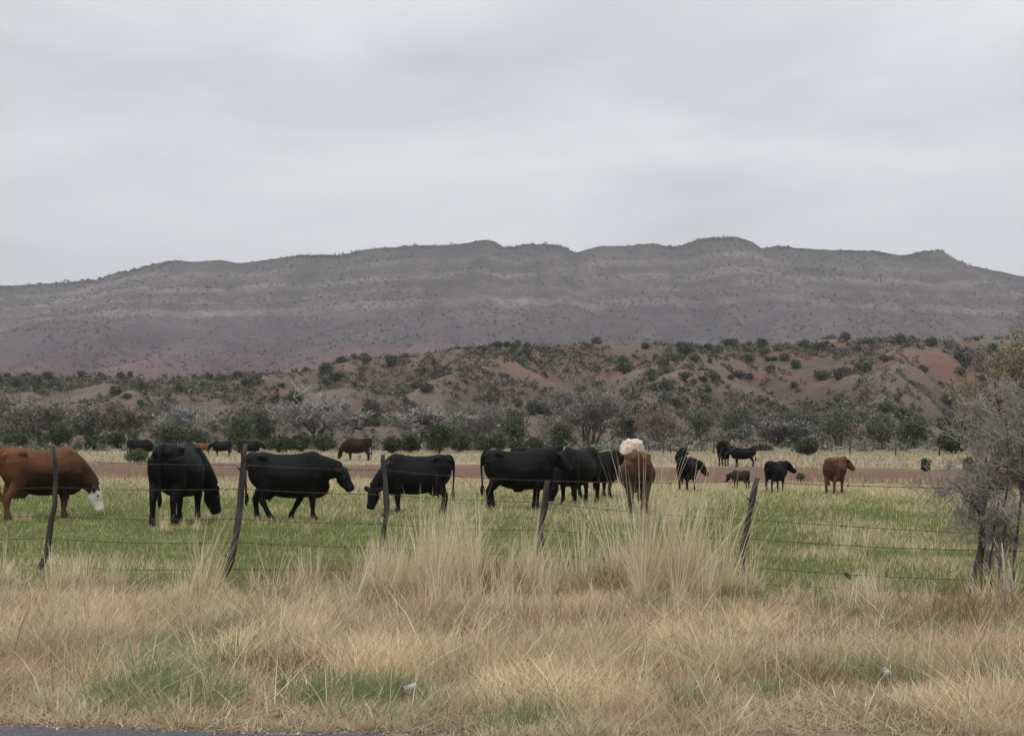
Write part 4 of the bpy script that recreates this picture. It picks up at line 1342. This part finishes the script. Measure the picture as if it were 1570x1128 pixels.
# low matted litter under it
n_ = 110000
y = 7.9 + 9.6 * g.random(n_) ** 1.1; x = g.uniform(-1, 1, n_) * (0.375 * y + 0.8)
k = (y > road_edge(x) + 0.02) & (y < 16.0 - (x + 5.6) * (2.0 / 11.2) + g.normal(0, 0.5, n_))
x, y = x[k], y[k]
col = mixcol(len(x), STRAW, PS, g, 0.25) * 0.75 * (0.6 + 0.8 * fbm(x * 1.3, y * 1.3, 517, 3))[:, None]
me = blades('grass_litter', x, y, g.uniform(0.03, 0.10, len(x)), g.uniform(0.005, 0.011, len(x)), col, lean=1.9, curl=0.4, segs=1, seed=33, zoff=0.0)
tag(obj('grass_litter', me, M_GRASS), 'matted dead grass litter lying under the verge grass', 'grass', kind='stuff')

# pasture: short green growth mottled with straw
n_ = 270000
u = g.random(n_)
y = 13.0 / (1 - u * (1 - 13.0 / 52.0))
x = g.uniform(-1, 1, n_) * (0.375 * y + 1.0)
fence_y = 17.6 - (x + 5.6) * (2.0 / 11.2)
patch = fbm(x * 0.34, y * 0.13, 531, 4); fine = fbm(x * 1.1, y * 0.7, 535, 3)
straw_p = np.clip(sstep(0.48, 0.72, 0.6 * patch + 0.4 * fine) * 0.62 + sstep(33, 48, y + 0.3 * x) * 0.70 + 0.05 + 0.30 * (1 - sstep(-2.5, -0.5, y - fence_y)), 0, 0.95)
ye = y + 0.30 * x + 14 * (fbm(x * 0.16, y * 0.16, 537, 3) - 0.5)
keep = (y > fence_y - 2.6) & (g.random(n_) < 1 - 0.97 * sstep(44, 52, ye))
x, y, straw_p, fine, patch = x[keep], y[keep], straw_p[keep], fine[keep], patch[keep]
iss = g.random(len(x)) < straw_p
col = mixcol(len(x), [(0.138, 0.158, 0.050), (0.176, 0.186, 0.066), (0.112, 0.132, 0.044), (0.21, 0.205, 0.088)], [0.35, 0.3, 0.2, 0.15], g, 0.18)
col = np.where(iss[:, None], mixcol(len(x), STRAW, PS, g, 0.18) * 0.95, col)
h = (0.035 + 0.085 * fine * g.uniform(0.5, 1.5, len(x))) * np.where(iss, 1.35, 1.0) * (1 + 0.02 * (y - 16))
w = g.uniform(0.006, 0.012, len(x)) * (y / 16.0) ** 0.9
me = blades('pasture_grass', x, y, h, w, col, lean=0.6, curl=0.5, segs=1, seed=41)
tag(obj('pasture_grass', me, M_GRASS), 'short green pasture grass mottled with straw behind the fence', 'grass', kind='stuff')

# far straw strip beyond the red earth and thin stubble on it
n_ = 42000
y = g.uniform(44, 122, n_); x = g.uniform(-1, 1, n_) * (0.375 * y + 2)
ye = y + 0.30 * x + 14 * (fbm(x * 0.16, y * 0.16, 537, 3) - 0.5)
dens = np.where(ye < 50, 0.8 * sstep(42, 46, ye), np.where(ye < 73, 0.55 * sstep(0.50, 0.64, fbm(x * 0.30, y * 0.12, 543, 3)), 0.9)) * (0.4 + 0.9 * fbm(x * 0.25, y * 0.2, 541, 3))
k = g.random(n_) < dens
x, y = x[k], y[k]
col = mixcol(len(x), [(0.36, 0.305, 0.20), (0.32, 0.265, 0.165), (0.26, 0.21, 0.13), (0.17, 0.16, 0.09)], [0.35, 0.3, 0.2, 0.15], g, 0.18)
me = blades('straw_stubble', x, y, g.uniform(0.10, 0.34, len(x)), g.uniform(0.03, 0.07, len(x)), col, lean=0.5, segs=1, seed=43)
tag(obj('straw_stubble', me, M_GRASS), 'pale straw stubble on the strip beyond the red earth', 'grass', kind='stuff')

# tall dry bunchgrass by the fence: upright stems with drooping plumes
TALL = [  # pixel of base, spread in m (x, y), stems, height m
    (640, 905, 0.30, 0.55, 520, 0.86), (672, 905, 0.22, 0.55, 560, 1.05), (724, 905, 0.20, 0.55, 520, 1.05), (690, 935, 0.6, 0.5, 520, 0.60), (775, 905, 0.35, 0.5, 190, 0.55), (800, 890, 0.12, 0.3, 110, 0.85), (840, 905, 0.45, 0.5, 220, 0.55),
    (890, 905, 0.30, 0.5, 260, 0.72), (940, 905, 0.25, 0.5, 260, 0.70), (1004, 918, 0.16, 0.45, 430, 1.45), (1036, 922, 0.20, 0.45, 400, 1.25), (1020, 930, 0.40, 0.5, 260, 0.75), (1062, 915, 0.22, 0.4, 300, 1.05), (978, 908, 0.18, 0.4, 220, 0.90),
    (290, 935, 0.09, 0.15, 130, 0.78), (302, 930, 0.06, 0.1, 80, 0.85), (1330, 850, 0.30, 0.6, 130, 0.50), (540, 905, 0.6, 0.5, 260, 0.55), (430, 900, 0.7, 0.4, 150, 0.55), (150, 895, 0.9, 0.4, 170, 0.50),
    (1330, 925, 0.6, 0.5, 260, 0.48), (1240, 915, 0.5, 0.4, 140, 0.42), (20, 895, 0.5, 0.4, 110, 0.55), (1120, 915, 0.3, 0.4, 200, 0.65), (620, 895, 0.25, 0.4, 240, 0.72), (1480, 940, 0.5, 0.4, 240, 0.5),
    (270, 812, 0.35, 0.3, 160, 0.36), (20, 800, 0.4, 0.3, 120, 0.34), (1000, 800, 0.8, 0.6, 160, 0.6), (90, 905, 0.25, 0.3, 120, 0.55)]
X_, Y_, H_, OX, OY = [], [], [], [], []
for px, py, rx_, ry_, cnt, hh_ in TALL:
    p = G(px, py)
    left = int(cnt * 0.72)
    while left > 0:
        m_ = int(g.integers(8, 34)); left -= m_
        cx, cy = g.normal(p.x, rx_ * 0.8), g.normal(p.y, ry_ * 0.7)
        a_ = g.uniform(0, 6.28, m_); r_ = np.abs(g.normal(0, 0.035, m_))
        th = hh_ * np.clip(g.normal(0.74, 0.30), 0.25, 1.25)
        lx, ly = g.normal(0, 0.10, 2)
        X_.append(cx + np.cos(a_) * r_); Y_.append(cy + np.sin(a_) * r_); H_.append(th * g.uniform(0.6, 1.1, m_))
        OX.append(np.cos(a_) * r_ * 3.0 + lx); OY.append(np.sin(a_) * r_ * 3.0 + ly)
x, y, h, ox_, oy_ = map(np.concatenate, (X_, Y_, H_, OX, OY))
col = mixcol(len(x), [(0.64, 0.55, 0.38), (0.55, 0.45, 0.29), (0.70, 0.62, 0.46), (0.38, 0.28, 0.165)], [0.4, 0.3, 0.2, 0.1], g, 0.15)
me = blades('tall_dry_grass', x, y, h, g.uniform(0.005, 0.009, len(x)), col, lean=0.11, curl=0.6, segs=4, seed=51, wind=(0.02, 0), out=(ox_, oy_))
tag(obj('tall_dry_grass', me, M_GRASS), 'tall pale bunchgrass standing along the middle of the fence', 'grass', kind='stuff')
# leafy lower growth and feathery heads of the same bunches
x2 = np.concatenate([x + g.normal(0, 0.05, len(x)) for _ in range(2)]); y2 = np.concatenate([y + g.normal(0, 0.05, len(x)) for _ in range(2)])
h2 = np.concatenate([h * g.uniform(0.3, 0.65, len(x)) for _ in range(2)])
col = mixcol(len(x2), STRAW, PS, g, 0.2)
me = blades('bunchgrass_leaves', x2, y2, h2, g.uniform(0.004, 0.008, len(x2)), col, lean=0.38, curl=0.9, segs=3, seed=53)
tag(obj('bunchgrass_leaves', me, M_GRASS), 'curling dry leaves at the foot of the tall bunchgrass', 'grass', kind='stuff')

# rust-brown dead weed mounds in the verge
X_, Y_, H_ = [], [], []
for px, py, rx_, cnt, hh_ in [(745, 905, 0.30, 900, 0.42), (960, 905, 0.38, 1100, 0.46), (880, 960, 0.45, 700, 0.25), (380, 985, 0.35, 700, 0.25), (1200, 945, 0.55, 900, 0.22), (480, 890, 0.5, 500, 0.35),
                              (620, 925, 0.4, 500, 0.25), (1020, 970, 0.5, 500, 0.22), (120, 905, 0.5, 500, 0.16), (1500, 950, 0.6, 900, 0.35), (970, 1065, 0.2, 300, 0.12), (1300, 1000, 0.5, 500, 0.2)] + [(g.uniform(20, 1550), g.uniform(915, 1070), g.uniform(0.08, 0.30), int(g.integers(90, 330)), g.uniform(0.10, 0.26)) for _ in range(46)]:
    p = G(px, py); X_.append(g.normal(p.x, rx_ * 0.7, cnt)); Y_.append(g.normal(p.y, rx_ * 0.7, cnt)); H_.append(hh_ * g.uniform(0.4, 1.1, cnt))
x, y, h = map(np.concatenate, (X_, Y_, H_))
col = mixcol(len(x), [(0.22, 0.145, 0.09), (0.32, 0.20, 0.12), (0.16, 0.115, 0.08), (0.27, 0.225, 0.18)], [0.35, 0.3, 0.2, 0.15], g, 0.25)
me = blades('dead_weeds', x, y, h, g.uniform(0.004, 0.009, len(x)), col, lean=0.8, curl=0.8, segs=3, seed=55)
tag(obj('dead_weeds', me, M_GRASS), 'tangled rust brown dead weeds among the verge grass', 'weeds', kind='stuff')

# gravel crumbs along the road edge
n_ = 2600
x = g.uniform(-4.2, 4.2, n_); e = road_edge(x); y = e + np.abs(g.normal(0, 0.10, n_)) * np.where(g.random(n_) < 0.5, -1, 1)
zr = np.where(y < e - 0.09, 0.013, gz(x, y) + 0.005)
s = 0.003 + 0.010 * g.random(n_) ** 3
oct_ = np.array([(1, 0, 0), (-1, 0, 0), (0, 1, 0), (0, -1, 0), (0, 0, 0.8), (0, 0, -0.6)])
V = np.stack([x, y, zr], -1)[:, None] + oct_[None] * s[:, None, None] * g.uniform(0.6, 1.3, (n_, 6, 1))
fp = np.array([0, 2, 4, 2, 1, 4, 1, 3, 4, 3, 0, 4, 2, 0, 5, 1, 2, 5, 3, 1, 5, 0, 3, 5])
loops = (np.arange(n_)[:, None] * 6 + fp[None]).reshape(-1)
col = np.repeat(mixcol(n_, [(0.12, 0.11, 0.10), (0.22, 0.20, 0.18), (0.45, 0.43, 0.40)], [0.6, 0.3, 0.1], g, 0.2), 6, 0)
M_GRAVEL = plant_mat('gravel', 0.0, rough=0.9)
tag(obj('gravel', np_mesh('gravel', V.reshape(-1, 3), loops, np.full(n_ * 8, 3), col), M_GRAVEL), 'loose gravel crumbs along the asphalt edge', 'gravel', kind='stuff')

# ------------------------------------------------------------------ litter
M_PLASTIC, n, l, b = new_mat('pale_plastic')
t = n.new('ShaderNodeTexCoord')
l.new(ramp(n, l, noise_node(n, l, 22, 4, t.outputs['Object']), [(0.35, (0.17, 0.165, 0.15)), (0.65, (0.36, 0.36, 0.355))]), b.inputs['Base Color'])
b.inputs['Roughness'].default_value = 0.4


def lathe(prof, seg=18, crush=0.0, seed=1):
    rr = random.Random(seed); vs, fs = [], []
    ph = rr.uniform(0, 6.28)
    for i, (r_, z_) in enumerate(prof):
        for k in range(seg):
            a_ = 2 * math.pi * k / seg
            q = r_ * (1 + crush * math.sin(2 * a_ + ph + i * 0.5) + 0.4 * crush * math.sin(5 * a_ + i))
            vs.append((q * math.cos(a_), q * math.sin(a_), z_))
    for i in range(len(prof) - 1):
        for k in range(seg):
            fs.append((i * seg + k, i * seg + (k + 1) % seg, (i + 1) * seg + (k + 1) % seg, (i + 1) * seg + k))
    fs.append(tuple(range(seg))[::-1])
    return mesh_from('lathe', vs, fs, True)


p = G(627, 1071, 0.0)
root = obj('crushed_cup', lathe([(0.026, 0), (0.028, 0.005), (0.033, 0.05), (0.038, 0.088), (0.042, 0.09), (0.042, 0.094), (0.037, 0.093), (0.031, 0.05), (0.025, 0.008)], 18, 0.16, 3), M_PLASTIC)
root.location = (p.x - 0.03, p.y, float(gz(p.x, p.y)) + 0.065); root.scale = (0.8, 0.8, 0.8); root.rotation_euler = (R(8), R(78), R(14))
tag(root, 'crumpled pale cup lying in the green roadside tuft', 'litter')
p = G(1362, 1050, -0.05)
root = obj('plastic_bottle', lathe([(0.030, 0), (0.034, 0.006), (0.034, 0.05), (0.031, 0.06), (0.034, 0.07), (0.034, 0.12), (0.026, 0.15), (0.014, 0.17), (0.013, 0.19)], 18, 0.05, 4), M_PLASTIC)
cap = obj('cap', lathe([(0.0145, 0.187), (0.0145, 0.203), (0.012, 0.205), (0.001, 0.205)], 14), M_PLASTIC, root)
root.scale = (0.8, 0.8, 0.8); root.location = (p.x, p.y, float(gz(p.x, p.y)) + 0.075); root.rotation_euler = (R(-86), 0, R(3))
tag(root, 'pale plastic bottle lying end on in the dry verge grass', 'bottle')

# scrap caught on the lower wire
M_RAG, n, l, b = new_mat('rag')
t = n.new('ShaderNodeTexCoord')
l.new(ramp(n, l, noise_node(n, l, 40, 4, t.outputs['Object']), [(0.35, (0.03, 0.025, 0.02)), (0.65, (0.06, 0.05, 0.035))]), b.inputs['Base Color'])
b.inputs['Roughness'].default_value = 0.9
kA, kB = fpx[5], fpx[6]
xa, xb = post_x(kA[1], 868), post_x(kB[1], 892)
f_ = (1299 - xa) / (xb - xa)
dep = kA[0] + (kB[0] - kA[0]) * f_ - 0.045
p = at_depth(1299, 881, dep)
knot = Geo(); rr = random.Random(3)
knot.tube([(-0.028, 0, 0.03), (-0.012, 0.0, 0.012), (0.006, 0.004, -0.006), (0.022, 0, -0.03), (0.02, 0, -0.055)], [0.012, 0.026, 0.030, 0.020, 0.008], 9)
root = obj('rag_scrap', knot.mesh('rag_scrap'), M_RAG, None, p)
tl = Geo(); tl.tube([(0.02, 0, 0.0), (0.05, -0.01, 0.006), (0.09, 0, -0.004), (0.12, 0.01, -0.012)], [(0.004, 0.012), (0.004, 0.013), (0.003, 0.010), (0.002, 0.004)], 6)
obj('tail', tl.mesh('tail'), M_PLASTIC, root)
tag(root, 'dark knot with a pale scrap caught on the lower fence wire', 'rag')

# ------------------------------------------------------------------ haze
M_HAZE = bpy.data.materials.new('haze_air'); M_HAZE.use_nodes = True
n, l = M_HAZE.node_tree.nodes, M_HAZE.node_tree.links
n.clear()
out = n.new('ShaderNodeOutputMaterial'); pv = n.new('ShaderNodeVolumePrincipled')
pv.inputs['Color'].default_value = (0.88, 0.88, 0.96, 1)
pv.inputs['Density'].default_value = 0.0001
pv.inputs['Anisotropy'].default_value = 0.2
l.new(pv.outputs[0], out.inputs['Volume'])
x0, x1, y0, y1, z0, z1 = -3700, 3700, -120, 4500, -140, 345
V = [(x0, y0, z0), (x1, y0, z0), (x1, y1, z0), (x0, y1, z0), (x0, y0, z1), (x1, y0, z1), (x1, y1, z1), (x0, y1, z1)]
Fc = [(3, 2, 1, 0), (4, 5, 6, 7), (0, 1, 5, 4), (1, 2, 6, 5), (2, 3, 7, 6), (3, 0, 4, 7)]
tag(obj('haze', mesh_from('haze', V, Fc), M_HAZE), kind='stuff')
